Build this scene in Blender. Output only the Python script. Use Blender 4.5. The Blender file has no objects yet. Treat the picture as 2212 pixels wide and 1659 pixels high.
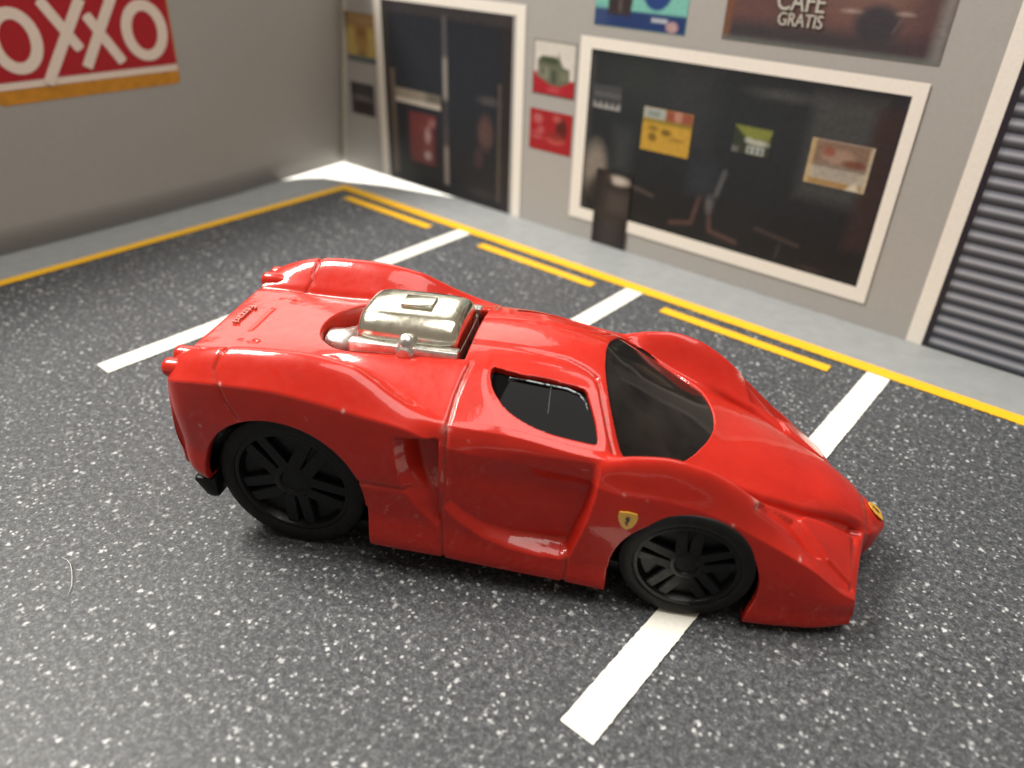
import bpy, bmesh, math, random
import numpy as np
from mathutils import Matrix, Vector

# ------------------------------------------------------------------ scene, camera, light
scene = bpy.context.scene
COL = scene.collection
MM = 0.001                      # all numbers below are millimetres (a toy car 75 mm long)

# camera solved from the vanishing points of the printed floor and wall
RC = np.array([[0.7631066702731991, 0.3618093074451843, -0.535501853246641],
               [0.6457105301856649, -0.39229732647501897, 0.6551035939818222],
               [0.02694663229233904, -0.8456931078627687, -0.532988786299968]])
CAM = np.array([150.6, -115.74, 60.0])
cd = bpy.data.cameras.new('camera')
cam = bpy.data.objects.new('camera', cd); COL.objects.link(cam)
m4 = Matrix.Identity(4)
for i in range(3):
    m4[i][0] = RC[i][0]; m4[i][1] = -RC[i][1]; m4[i][2] = -RC[i][2]; m4[i][3] = CAM[i]*MM
cam.matrix_world = m4
cd.sensor_fit = 'HORIZONTAL'; cd.sensor_width = 36.0; cd.lens = 1627.3/2212*36
cd.clip_start = 0.002; cd.clip_end = 20
cd.dof.use_dof = True; cd.dof.focus_distance = 0.083; cd.dof.aperture_fstop = 22
scene.camera = cam

w = bpy.data.worlds.new('World'); scene.world = w; w.use_nodes = True
bg = w.node_tree.nodes['Background']
bg.inputs[0].default_value = (1.0, 0.85, 0.70, 1); bg.inputs[1].default_value = 0.26

def area(name, loc, target, size, sizey, power, color, spread=180):
    l = bpy.data.lights.new(name, 'AREA'); l.shape = 'RECTANGLE'
    l.size = size*MM; l.size_y = sizey*MM; l.energy = power; l.color = color
    l.spread = math.radians(spread)
    o = bpy.data.objects.new(name, l); COL.objects.link(o)
    o.location = Vector(loc)*MM
    o.rotation_euler = (Vector(target)-Vector(loc)).to_track_quat('-Z', 'Y').to_euler()
    return o
area('ceiling_lamp', (-190, -170, 430), (95, -50, 0), 170, 150, 4.4, (1.0, 0.955, 0.88))
area('ceiling_bounce', (190, -10, 600), (100, -40, 0), 420, 380, 2.9, (1.0, 0.96, 0.90))
area('added_reflection_light', (-230, 160, 270), (90, -70, 20), 340, 200, 0.70, (1.0, 0.97, 0.88))  # added unseen panel, gives the chrome scoop something bright to reflect

vs = scene.view_settings
vs.view_transform = 'Standard'; vs.look = 'None'; vs.gamma = 1; vs.exposure = 0.0
vs.use_curve_mapping = False
scene.render.engine = 'CYCLES'
scene.render.resolution_x = 1024; scene.render.resolution_y = 768

# ------------------------------------------------------------------ helpers
rng = np.random.default_rng(7)
def lin(r, g=None, b=None):
    if g is None: r, g, b = r
    def f(c):
        c = c/255.0
        return c/12.92 if c <= 0.04045 else ((c+0.055)/1.055)**2.4
    return np.array([f(r), f(g), f(b)])

def mat(name, color=(.5, .5, .5), rough=.5, metal=0.0, spec=.5, coat=0.0, coatr=.05):
    m = bpy.data.materials.new(name); m.use_nodes = True
    b = m.node_tree.nodes['Principled BSDF']
    b.inputs['Base Color'].default_value = (*color, 1)
    b.inputs['Roughness'].default_value = rough
    b.inputs['Metallic'].default_value = metal
    b.inputs['Specular IOR Level'].default_value = spec
    b.inputs['Coat Weight'].default_value = coat
    b.inputs['Coat Roughness'].default_value = coatr
    return m
def N(m, t, **kw):
    n = m.node_tree.nodes.new(t)
    for k, v in kw.items(): setattr(n, k, v)
    return n
def L(m, a, b): m.node_tree.links.new(a, b)
def bsdf(m): return m.node_tree.nodes['Principled BSDF']
def coords(m, out='Object', scale=1000.0):
    tc = N(m, 'ShaderNodeTexCoord'); mp = N(m, 'ShaderNodeMapping')
    mp.inputs['Scale'].default_value = (scale,)*3
    L(m, tc.outputs[out], mp.inputs['Vector']); return mp.outputs['Vector']
def noise(m, vec, scale, detail=4, rough=.55):
    n = N(m, 'ShaderNodeTexNoise'); n.inputs['Scale'].default_value = scale
    n.inputs['Detail'].default_value = detail; n.inputs['Roughness'].default_value = rough
    L(m, vec, n.inputs['Vector']); return n.outputs['Fac']
def ramp(m, fac, stops):
    r = N(m, 'ShaderNodeValToRGB'); e = r.color_ramp.elements
    while len(e) < len(stops): e.new(.5)
    for i, (p, c) in enumerate(stops):
        e[i].position = p; e[i].color = (*c, 1) if len(c) == 3 else c
    L(m, fac, r.inputs['Fac']); return r.outputs['Color']
def mix(m, fac, a, b, blend='MIX'):
    n = N(m, 'ShaderNodeMix', data_type='RGBA', blend_type=blend)
    for sock, val in ((n.inputs[0], fac), (n.inputs[6], a), (n.inputs[7], b)):
        if hasattr(val, 'is_linked'): L(m, val, sock)
        elif isinstance(val, (int, float)): sock.default_value = val
        else: sock.default_value = (*val, 1)
    return n.outputs[2]
def bump(m, h, strength, dist):
    n = N(m, 'ShaderNodeBump'); n.inputs['Strength'].default_value = strength
    n.inputs['Distance'].default_value = dist*MM
    L(m, h, n.inputs['Height']); L(m, n.outputs['Normal'], bsdf(m).inputs['Normal'])
    return n
def mapr(m, v, a, b, c, d):
    n = N(m, 'ShaderNodeMapRange'); n.inputs[1].default_value = a; n.inputs[2].default_value = b
    n.inputs[3].default_value = c; n.inputs[4].default_value = d
    L(m, v, n.inputs[0]); return n.outputs[0]

def tag(o, label, cat, group=None):
    o['label'] = label; o['category'] = cat
    if group: o['group'] = group
    return o
def raw(name, verts, faces, material, parent=None, smooth=False, cols=None):
    me = bpy.data.meshes.new(name)
    me.from_pydata((np.asarray(verts, float)*MM).tolist(), [], [list(map(int, f)) for f in faces])
    if smooth: me.polygons.foreach_set('use_smooth', [True]*len(me.polygons))
    if material is not None: me.materials.append(material)
    if cols is not None:
        a = me.color_attributes.new('print', 'FLOAT_COLOR', 'POINT')
        c = np.ones((len(verts), 4)); c[:, :3] = cols
        a.data.foreach_set('color', c.ravel())
    me.update()
    o = bpy.data.objects.new(name, me); COL.objects.link(o)
    if parent is not None: o.parent = parent
    return o
def frombm(name, bm, material, parent=None, smooth=True, sharp=35):
    bmesh.ops.recalc_face_normals(bm, faces=bm.faces)
    for e in bm.edges:
        if len(e.link_faces) == 2 and e.calc_face_angle(0) > math.radians(sharp): e.smooth = False
    for f in bm.faces: f.smooth = smooth
    bmesh.ops.scale(bm, vec=(MM,)*3, verts=bm.verts)
    me = bpy.data.meshes.new(name); bm.to_mesh(me); bm.free()
    if material is not None: me.materials.append(material)
    o = bpy.data.objects.new(name, me); COL.objects.link(o)
    if parent is not None: o.parent = parent
    return o
def empty(name, loc=(0, 0, 0), rz=0.0, parent=None):
    o = bpy.data.objects.new(name, None); COL.objects.link(o)
    o.location = Vector(loc)*MM; o.rotation_euler = (0, 0, rz); o.empty_display_size = .01
    if parent is not None: o.parent = parent
    return o
def box_bm(x0, x1, y0, y1, z0, z1, bev=0, seg=2):
    bm = bmesh.new()
    bmesh.ops.create_cube(bm, size=1)
    for v in bm.verts:
        v.co = ((x0+x1)/2+v.co.x*(x1-x0), (y0+y1)/2+v.co.y*(y1-y0), (z0+z1)/2+v.co.z*(z1-z0))
    if bev: bmesh.ops.bevel(bm, geom=bm.edges[:], offset=bev, segments=seg, affect='EDGES', profile=.5)
    return bm
def sdf_poly(pts, P):
    """signed distance to a closed polygon, negative inside. P (n,2)"""
    pts = np.asarray(pts, float); d = np.full(len(P), 1e9); s = np.ones(len(P))
    for i in range(len(pts)):
        a = pts[i]; b = pts[i-1]; e = b-a; wv = P-a
        t = np.clip((wv@e)/(e@e), 0, 1); q = wv-t[:, None]*e
        d = np.minimum(d, (q*q).sum(1))
        c1 = P[:, 1] >= a[1]; c2 = P[:, 1] < b[1]; c3 = e[0]*wv[:, 1] > e[1]*wv[:, 0]
        fl = (c1 & c2 & c3) | (~c1 & ~c2 & ~c3); s[fl] *= -1
    return s*np.sqrt(d)
def dist_line(pts, P):
    pts = np.asarray(pts, float); d = np.full(len(P), 1e9)
    for a, b in zip(pts[:-1], pts[1:]):
        e = b-a; wv = P-a; t = np.clip((wv@e)/(e@e), 0, 1); q = wv-t[:, None]*e
        d = np.minimum(d, (q*q).sum(1))
    return np.sqrt(d)
def spline_closed(pts, n=8):
    pts = np.asarray(pts, float); out = []; k = len(pts)
    for i in range(k):
        p0, p1, p2, p3 = pts[i-1], pts[i], pts[(i+1) % k], pts[(i+2) % k]
        for t in np.linspace(0, 1, n, endpoint=False):
            out.append(.5*((2*p1)+(-p0+p2)*t+(2*p0-5*p1+4*p2-p3)*t*t+(-p0+3*p1-3*p2+p3)*t**3))
    return np.array(out)
def sstep(a, b, x):
    t = np.clip((x-a)/(b-a), 0, 1); return t*t*(3-2*t)
def pchip(xs, ys, x):
    xs = np.asarray(xs, float); ys = np.asarray(ys, float)
    h = np.diff(xs); d = np.diff(ys)/h; m = np.zeros(len(xs))
    for i in range(1, len(xs)-1):
        if d[i-1]*d[i] > 0:
            w1 = 2*h[i]+h[i-1]; w2 = h[i]+2*h[i-1]; m[i] = (w1+w2)/(w1/d[i-1]+w2/d[i])
    m[0] = d[0]; m[-1] = d[-1]
    x = np.clip(x, xs[0], xs[-1]); i = np.clip(np.searchsorted(xs, x)-1, 0, len(xs)-2)
    t = (x-xs[i])/h[i]
    return ((2*t**3-3*t**2+1)*ys[i]+(t**3-2*t**2+t)*h[i]*m[i]+(-2*t**3+3*t**2)*ys[i+1]+(t**3-t**2)*h[i]*m[i+1])

# ------------------------------------------------------------------ materials of the paper scene
def print_mat(name, rough=.42):
    """coloured ink on laminated card, colour taken from the sheet's own print"""
    m = mat(name, rough=rough, spec=.35)
    at = N(m, 'ShaderNodeAttribute', attribute_name='print')
    v = coords(m, 'Object')
    n = noise(m, v, 2.6, 3)
    c = mix(m, .10, at.outputs['Color'], ramp(m, n, [(.3, (.25, .25, .25)), (.7, (.85, .85, .85))]), 'OVERLAY')
    L(m, c, bsdf(m).inputs['Base Color'])
    bump(m, noise(m, v, 3.0, 2), .06, .05)
    return m
PRINT = print_mat('printed_picture')
def ink(name, rgb, rough=.42, grain=.10, gs=2.2):
    m = mat(name, tuple(rgb), rough, spec=.35)
    v = coords(m, 'Object')
    n = noise(m, v, gs, 4, .65)
    lo = np.clip(np.array(rgb)*(1-grain*1.6), 0, 1); hi = np.clip(np.array(rgb)*(1+grain*1.2), 0, 1)
    L(m, ramp(m, n, [(.3, tuple(lo)), (.7, tuple(hi))]), bsdf(m).inputs['Base Color'])
    bump(m, noise(m, v, 3.0, 2), .08, .05)
    return m
GREY = ink('grey_wall_print', lin(170, 167, 163), grain=.03, gs=1.6)
WHITE = ink('white_frame_print', lin(238, 232, 222), grain=.03)
PAVE = ink('pale_pavement_print', lin(140, 143, 143), grain=.06, gs=.35)
YELLOW = ink('yellow_line_print', lin(232, 178, 34), grain=.08, gs=3.0)
LWHITE = ink('white_line_print', lin(240, 238, 228), rough=.38, grain=.03)
DARK = ink('dark_frame_print', lin(44, 44, 48), grain=.15)
CREAM = ink('cream_letter_print', lin(240, 222, 208), grain=.04)
RED = ink('red_sign_print', lin(178, 34, 44), grain=.08)
ORANGE = ink('orange_band_print', lin(206, 140, 44), grain=.12, gs=.6)
STEEL = ink('steel_strip_print', lin(120, 112, 104), grain=.15, gs=.5)

def asphalt():
    m = mat('printed_asphalt', rough=.52, spec=.42, coat=.0, coatr=.40)
    v = coords(m, 'Object')
    big = noise(m, v, .05, 3, .6); mid = noise(m, v, 1.5, 5, .8); fine = noise(m, v, 3.4, 3, .7)
    base = ramp(m, mid, [(.30, (.018, .020, .024)), (.47, (.042, .045, .050)), (.60, (.098, .102, .108)), (.74, (.29, .295, .30))])
    base = mix(m, .8, base, ramp(m, fine, [(.32, (.12, .12, .12)), (.68, (.90, .90, .90))]), 'OVERLAY')
    # pale chips of three sizes
    for sc, th, am, rnd in ((.95, .08, .95, .64), (1.7, .12, .75, .60)):
        vd = N(m, 'ShaderNodeTexVoronoi'); vd.inputs['Scale'].default_value = sc
        wv = N(m, 'ShaderNodeVectorMath', operation='ADD'); sc2 = N(m, 'ShaderNodeVectorMath', operation='SCALE')
        nn = N(m, 'ShaderNodeTexNoise'); nn.inputs['Scale'].default_value = sc*2.2; L(m, v, nn.inputs['Vector'])
        L(m, nn.outputs['Color'], sc2.inputs[0]); sc2.inputs['Scale'].default_value = .75/sc
        L(m, v, wv.inputs[0]); L(m, sc2.outputs[0], wv.inputs[1]); L(m, wv.outputs[0], vd.inputs['Vector'])
        spot = mapr(m, vd.outputs['Distance'], th, th+.24, 1, 0)
        sep = N(m, 'ShaderNodeSeparateColor'); L(m, vd.outputs['Color'], sep.inputs[0])
        pick = mapr(m, sep.outputs[0], rnd, rnd+.25, 0, am)
        mu = N(m, 'ShaderNodeMath', operation='MULTIPLY'); L(m, spot, mu.inputs[0]); L(m, pick, mu.inputs[1])
        mu2 = N(m, 'ShaderNodeMath', operation='MULTIPLY'); L(m, mu.outputs[0], mu2.inputs[0])
        L(m, mapr(m, big, .35, .65, .60, 1.0), mu2.inputs[1])
        base = mix(m, mu2.outputs[0], base, (.66, .67, .67))
    L(m, base, bsdf(m).inputs['Base Color'])
    bump(m, noise(m, v, 1.2, 3), .06, .06)
    return m
ASPH = asphalt()

# ------------------------------------------------------------------ table and floor board
TABLE = ink('white_table_paper', lin(246, 246, 242), grain=.02)
tb = raw('table', [(-400, -400, -12), (500, -400, -12), (500, 400, -12), (-400, 400, -12)], [(0, 1, 2, 3)], TABLE)
tb['kind'] = 'structure'

BACK = 13.9
edge = [(-13.6, -60), (-14.0, -30), (-14.8, -16), (-15.6, -8), (-13.2, -2.2), (-9.8, 1.4), (-3.8, 3.4), (6.1, 8.2), (14.6, 10.6), (22.0, 12.8), (25.5, 13.86), (40, 13.86)]
poly = [(-14.0, -190)]+edge+[(260, 13.86), (260, -190)]
n = len(poly)
V = [(x, y, 0) for x, y in poly]+[(x, y, -12) for x, y in poly]
F = [tuple(range(n))[::-1], tuple(range(n, 2*n))]+[(i, (i+1) % n, n+(i+1) % n, n+i) for i in range(n)]
floor = raw('floor', V, F, ASPH); floor['kind'] = 'structure'
def sheet(name, pts, z, material, parent, n=1):
    return raw(name, [(x, y, z) for x, y in pts], [tuple(range(len(pts)))], material, parent)
def ragged(x0, y0, x1, y1, wdt, seed, amp=.05):
    """strip from a to b, width wdt, with slightly uneven print edges"""
    r = np.random.default_rng(seed); a = np.array([x0, y0], float); b = np.array([x1, y1], float)
    d = (b-a)/np.linalg.norm(b-a); nrm = np.array([-d[1], d[0]]); k = max(8, int(np.linalg.norm(b-a)/.35))
    A = [a+(b-a)*t+nrm*(wdt/2+r.normal(0, amp)) for t in np.linspace(0, 1, k)]
    B = [a+(b-a)*t-nrm*(wdt/2+r.normal(0, amp)) for t in np.linspace(0, 1, k)]
    Vv = A+B; Ff = [(i, i+1, k+i+1, k+i) for i in range(k-1)]
    return Vv, Ff
def strip(name, x0, y0, x1, y1, wdt, z, material, seed, amp=.05):
    Vv, Ff = ragged(x0, y0, x1, y1, wdt, seed, amp)
    return raw(name, [(p[0], p[1], z) for p in Vv], Ff, material, floor)
# printed pavement between the yellow edge line and the walls
sheet('pavement_strip', [(-.6, .6), (260, .6), (260, 13.84), (40, 13.84), (25.5, 13.82), (22.0, 12.75), (14.6, 10.55), (6.1, 8.15), (-.6, 5.0)], .08, PAVE, floor)
sheet('pavement_strip', [(-14.0, -190), (-.6, -190), (-.6, 4.9), (-3.8, 3.35), (-9.8, 1.35), (-13.2, -2.25), (-15.55, -8), (-14.75, -16), (-13.95, -30), (-13.55, -60)], .08, PAVE, floor)
strip('yellow_line', 1.2, -.1, 260, -.1, 2.6, .16, YELLOW, 1)
strip('yellow_line', .0, 1.2, .0, -190, 2.4, .16, YELLOW, 2)
for i, (a, b) in enumerate(((6.5, 35), (50, 79), (94, 124.3))):
    strip('yellow_dash', a, -4.85, b, -4.85, 2.1, .16, YELLOW, 10+i, .04)
for i, x in enumerate((42.5, 86.2, 130.9)):
    strip('white_line', x, -1.6, x, -80.5 if i != 2 else -81.4, 3.5, .16, LWHITE, 20+i, .03)

# fine white hair on the print
def tube(name, pts, r, material, parent=None, seg=6):
    pts = np.asarray(pts, float); Vv = []; Ff = []
    for i, p in enumerate(pts):
        d = pts[min(i+1, len(pts)-1)]-pts[max(i-1, 0)]; d /= np.linalg.norm(d)
        a = np.cross(d, [0, 0, 1.0]); 
        if np.linalg.norm(a) < 1e-3: a = np.cross(d, [0, 1.0, 0])
        a /= np.linalg.norm(a); b = np.cross(a, d); rr = r[i] if hasattr(r, '__len__') else r
        for k in range(seg):
            t = 2*math.pi*k/seg; Vv.append(p+rr*(a*math.cos(t)+b*math.sin(t)))
    for i in range(len(pts)-1):
        for k in range(seg):
            Ff.append((i*seg+k, i*seg+(k+1) % seg, (i+1)*seg+(k+1) % seg, (i+1)*seg+k))
    Ff.append(tuple(range(seg))[::-1]); Ff.append(tuple((len(pts)-1)*seg+k for k in range(seg)))
    return raw(name, Vv, Ff, material, parent, True)
HAIR = mat('white_hair', (.75, .73, .68), .4)
hp = [(77.4, -101.3), (78.4, -101.15), (79.3, -101.2), (80.3, -101.5), (81.3, -101.9), (82.3, -102.4), (83.1, -103.1)]
hair = tube('hair', [(x, y, .06+.25*math.sin(math.pi*i/6)) for i, (x, y) in enumerate(hp)], .026, HAIR)
tag(hair, 'short curved white hair lying on the speckled asphalt print', 'hair')

# ------------------------------------------------------------------ walls with their print
class Canvas:
    """a small printed picture, millimetre coordinates"""
    def __init__(s, w, h, res, bgc):
        s.w, s.h, s.res = w, h, res
        s.nx, s.ny = int(round(w*res))+1, int(round(h*res))+1
        s.x, s.y = np.meshgrid(np.linspace(0, w, s.nx), np.linspace(0, h, s.ny))
        s.a = np.ones((s.ny, s.nx, 3))*lin(bgc)*.8
    def put(s, d, c, al=1.0, soft=.15):
        k = (al*np.clip(.5-d/soft, 0, 1))[..., None]; s.a = s.a*(1-k)+lin(c)*.8*k
    def rect(s, x0, x1, y0, y1, c, al=1.0, soft=.15):
        d = np.maximum(np.maximum(x0-s.x, s.x-x1), np.maximum(y0-s.y, s.y-y1)); s.put(d, c, al, soft)
    def ell(s, cx, cy, rx, ry, c, al=1.0, soft=.3):
        d = (np.sqrt(((s.x-cx)/rx)**2+((s.y-cy)/ry)**2)-1)*min(rx, ry); s.put(d, c, al, soft)
    def poly(s, pts, c, al=1.0, soft=.2):
        d = sdf_poly(pts, np.c_[s.x.ravel(), s.y.ravel()]).reshape(s.x.shape); s.put(d, c, al, soft)
    def line(s, pts, wd, c, al=1.0, soft=.2):
        d = dist_line(pts, np.c_[s.x.ravel(), s.y.ravel()]).reshape(s.x.shape)-wd/2; s.put(d, c, al, soft)
    def grain(s, amp, cell=1, seed=0):
        r = np.random.default_rng(seed); g = r.normal(0, 1, (s.ny//cell+2, s.nx//cell+2))
        g = np.kron(g, np.ones((cell, cell)))[:s.ny, :s.nx]
        s.a = np.clip(s.a*(1+amp*g[..., None]), 0, 1)

def place_canvas(name, cv, fn, parent):
    """fn maps (x,y) of the canvas to 3D"""
    P = fn(cv.x.ravel(), cv.y.ravel())
    idx = np.arange(cv.nx*cv.ny).reshape(cv.ny, cv.nx)
    F = np.stack([idx[:-1, :-1], idx[:-1, 1:], idx[1:, 1:], idx[1:, :-1]], -1).reshape(-1, 4)
    return raw(name, P, F, PRINT, parent, False, cv.a.reshape(-1, 3))
LAY = .06
def on_back(x0, z0, lay):
    return lambda x, y: np.c_[x0+x, np.full_like(x, BACK-lay*LAY), z0+y]
def back_rect(name, x0, x1, z0, z1, lay, material, parent):
    y = BACK-lay*LAY
    return raw(name, [(x0, y, z0), (x1, y, z0), (x1, y, z1), (x0, y, z1)], [(0, 1, 2, 3)], material, parent)
def back_frame(name, x0, x1, z0, z1, t, lay, material, parent, bottom=True):
    y = BACK-lay*LAY; tl, tr, tt, tbm = t
    o = [(x0, z0), (x1, z0), (x1, z1), (x0, z1)]; i = [(x0+tl, z0+tbm), (x1-tr, z0+tbm), (x1-tr, z1-tt), (x0+tl, z1-tt)]
    Vv = [(x, y, z) for x, z in o+i]
    Ff = [(0, 1, 5, 4), (1, 2, 6, 5), (2, 3, 7, 6), (3, 0, 4, 7)]
    if not bottom: Ff = Ff[1:]
    return raw(name, Vv, Ff, material, parent)

HW = 62.0
bw = raw('back_wall', [(-17.6, BACK, 0), (260, BACK, 0), (260, BACK, HW), (-12.0, BACK, HW), (-17.6, BACK+1.2, 0), (260, BACK+1.2, 0), (260, BACK+1.2, HW), (-12.0, BACK+1.2, HW)],
         [(0, 1, 2, 3), (5, 4, 7, 6), (3, 2, 6, 7), (1, 0, 4, 5), (0, 3, 7, 4), (2, 1, 5, 6)], GREY)
tag(bw, 'grey card backdrop printed with a shop door, window, posters and shutter', 'wall')

# --- door
door = empty('door', (0, 0, 0), 0, bw)
back_frame('door_frame', -1.0, 45.3, .1, 44.0, (2.6, 2.4, 2.2, 0), 2, WHITE, door, bottom=False)
cv = Canvas(40.3, 41.6, 4, (40, 40, 44))
cv.rect(0, 40.3, 14, 41.6, (48, 54, 64), .6, 20); cv.rect(0, 2.0, 0, 41.6, (70, 64, 60), .8, .8); cv.rect(2.0, 3.6, 2, 27, (128, 112, 102), .8, .6)
cv.rect(36.6, 37.6, 2, 28, (104, 92, 84), .7, .6); cv.rect(37.6, 40.3, 0, 41.6, (52, 46, 46), .8, .8); cv.rect(0, 40.3, 39.2, 41.6, (66, 62, 64), .8, .8)
cv.ell(33, 17, 2.2, 3.6, (122, 90, 82), .5, 1.5); cv.ell(31, 11, 1.4, 2.2, (96, 70, 74), .4, 1.2); cv.ell(32, 3, 4, 1, (70, 62, 60), .6, 1)
cv.ell(34, 24, 3, .9, (96, 92, 90), .6, .9); cv.grain(.08, 2, 3)
place_canvas('door_pane', cv, on_back(1.6, .1, 1), door)
cv = Canvas(1.7, 37.5, 4, (78, 74, 76))
for a, b, c in ((0, 9, (150, 140, 132)), (14, 20, (60, 60, 64)), (20, 29, (156, 150, 144)), (29, 37.5, (88, 86, 92))): cv.rect(0, 1.7, a, b, c, .9, 1.5)
place_canvas('door_mullion', cv, on_back(21.4, 2.6, 2), door)
cv = Canvas(15.4, 3.3, 4, (150, 140, 126)); cv.rect(0, 15.4, 0, 1.1, (206, 196, 184), 1, .5); cv.rect(11, 15.4, 1.4, 3.3, (60, 60, 62), .8, 2.5)
place_canvas('push_bar', cv, on_back(5.2, 19.7, 2), door)
cv = Canvas(9.6, 12.0, 5, (112, 58, 60)); cv.ell(4.5, 6, 4.6, 5.8, (124, 62, 62), .8, 2); cv.ell(6.6, 7, .9, 1.8, (190, 160, 158), .8, .8)
cv.ell(6.5, 2.2, 1.2, 1.1, (190, 168, 170), .8, .8); cv.ell(8.0, 10.0, 1.2, 1.0, (168, 120, 118), .7, .8); cv.rect(0, .4, 0, 12, (60, 40, 44), .8, .8); cv.rect(8.6, 9.6, 0, 9, (50, 40, 44), .9, 1.5); cv.grain(.10, 3, 5)
place_canvas('poster', cv, on_back(9.4, 6.2, 2), door)

# --- posters on the grey print
def house_poster():
    cv = Canvas(10.8, 10.4, 6, (232, 226, 216))
    cv.rect(0, 10.8, 0, 3.4, (186, 44, 54), 1, .4); cv.ell(3.0, 3.6, 4, .9, (186, 44, 54), .9, .5)
    cv.poly([(1.2, 3.4), (1.2, 6.6), (2.2, 7.4), (5.6, 7.5), (6.2, 7.2), (6.4, 8.4), (6.9, 7.0), (7.6, 5.8), (9.3, 5.4), (9.3, 3.0), (7.0, 2.0), (4.6, 2.1)], (112, 116, 96), 1, .4)
    cv.poly([(1.6, 6.4), (2.4, 7.3), (6.0, 7.3), (6.6, 6.2), (5, 6.0)], (72, 82, 64), .9, .4)
    cv.poly([(1.4, 3.6), (1.4, 5.4), (4.0, 5.4), (4.0, 2.8)], (150, 150, 130), .8, .4); cv.rect(2.0, 3.0, 4.0, 5.2, (78, 84, 72), .7, .4); cv.rect(4.9, 5.9, 2.4, 5.0, (66, 74, 62), .8, .4); cv.rect(7.0, 8.8, 3.2, 4.8, (136, 138, 118), .7, .5)
    cv.ell(5.6, 1.2, 1.6, .5, (206, 92, 98), .7, .5)
    d = .28
    for r in ((0, d, 0, 10.4), (10.8-d, 10.8, 0, 10.4), (0, 10.8, 10.4-d, 10.4), (0, 10.8, 0, d)): cv.rect(*r, (66, 62, 60), .95, .15)
    cv.grain(.05, 2, 8); return cv
place_canvas('poster', house_poster(), on_back(47.6, 27.8, 1), bw)['label'] = 'framed white and red poster of a green house'
cv = Canvas(11.1, 8.3, 6, (176, 40, 46))
cv.ell(8.4, 5.0, 1.5, 2.2, (92, 40, 36), .95, .7); cv.ell(7.0, 2.6, 2.2, .8, (210, 100, 92), .8, .6); cv.ell(6.9, 3.4, 2.0, .9, (150, 52, 48), .9, .7)
cv.ell(2.2, 6.4, 1.2, 1.0, (212, 130, 130), .6, .8); cv.ell(3.0, 4.2, .9, .8, (206, 110, 112), .7, .7); cv.ell(2.0, 2.6, 1.6, .35, (206, 116, 116), .6, .4); cv.ell(1.8, 3.6, 1.2, .3, (206, 116, 116), .5, .4); cv.ell(7.2, 7.0, 1.0, .7, (204, 110, 104), .7, .6); cv.grain(.05, 2, 9)
place_canvas('poster', cv, on_back(47.3, 16.5, 1), bw)['label'] = 'red square poster with a dark cup'
cv = Canvas(11.3, 11.1, 5, (206, 178, 100))
cv.rect(0, 11.3, 7.6, 11.1, (168, 130, 84), 1, 2.5); cv.rect(0, 11.3, 0, 1.4, (94, 112, 124), 1, .5); cv.ell(5.8, 5.0, 2.2, 3.4, (176, 138, 84), .8, 1.2); cv.ell(5.0, 6.8, .5, 1.3, (130, 66, 48), .8, .5); cv.ell(6.8, 6.8, .5, 1.3, (130, 66, 48), .8, .5)
cv.rect(4.2, 7.4, 1.6, 2.4, (96, 84, 60), .6, .6); cv.rect(1.2, 2.4, 2, 8, (216, 194, 120), .7, .6); cv.rect(8.8, 10, 2, 8, (216, 194, 120), .7, .6); cv.ell(6, 9.4, 3.6, .8, (190, 156, 124), .6, .8)
cv.rect(0, 11.3, 10.8, 11.1, (112, 84, 60), .8, .3); cv.rect(0, .25, 0, 11.1, (112, 90, 66), .8, .3); cv.grain(.05, 2, 4)
place_canvas('poster', cv, on_back(-12.0, 26.9, 1), bw)['label'] = 'yellow and brown poster with blue foot band'
cv = Canvas(9.0, 7.7, 5, (74, 72, 76))
cv.rect(0, 9, 4.4, 7.7, (66, 66, 72), .9, .8); cv.ell(4.4, 4.0, 3.6, .8, (132, 122, 122), .8, .8); cv.ell(4.6, 2.0, 4.2, 1.5, (62, 52, 54), .9, .9); cv.ell(4.5, 6.4, 2.6, .8, (84, 82, 86), .6, .8); cv.grain(.06, 2, 4)
place_canvas('poster', cv, on_back(-11.8, 14.2, 1), bw)['label'] = 'small dark photo poster'
# corner edge strip, white paper fold
raw('corner_fold', [(-17.65, BACK-.06, 0), (-16.2, BACK-.06, 0), (-7.8, BACK-.06, HW), (-9.35, BACK-.06, HW)], [(0, 1, 2, 3)], ink('bare_card_edge', lin(214, 208, 196), grain=.06), bw)

# --- posters cut by the top of the picture
cv = Canvas(19.3, 15.4, 5, (132, 204, 190))
cv.rect(0, 19.3, 0, 2.9, (44, 66, 118), 1, .4); cv.rect(0, 3, 0, 3, (72, 92, 134), .6, 2); cv.poly([(3.0, 2.0), (2.6, 9.6), (8.6, 9.6), (7.8, 2.0)], (62, 54, 56), 1, .5)
cv.rect(4.2, 6.6, 5.2, 5.9, (196, 186, 132), .9, .4); cv.rect(5.2, 5.9, 2.6, 7.5, (112, 104, 106), .7, .6); cv.rect(2.8, 8.4, 7.4, 9.8, (176, 166, 140), 1, .5)
cv.ell(13.0, 6.6, 3.0, 3.2, (46, 74, 138), 1, .5); cv.ell(13.0, 6.4, 1.8, 1.0, (84, 112, 164), .6, .6)
cv.rect(12.3, 15.6, 1.5, 2.2, (206, 212, 222), .85, .25); cv.ell(16.6, 1.0, 1.2, .9, (204, 168, 166), .9, .5); cv.grain(.05, 2, 3)
place_canvas('poster', cv, on_back(61.8, 42.1, 1), bw)['label'] = 'teal and navy drinks poster above the window'
cv = Canvas(34.6, 18.6, 4, (102, 76, 76))
cv.rect(0, 34.6, 2, 8, (112, 80, 78), .8, 5); cv.ell(24, 9, 9, 4, (136, 106, 96), .7, 6); cv.rect(0, 34.6, 0, 3.1, (66, 64, 68), .95, 2.2); cv.rect(29, 34.6, 0, 18, (84, 62, 68), .6, 5)
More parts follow.
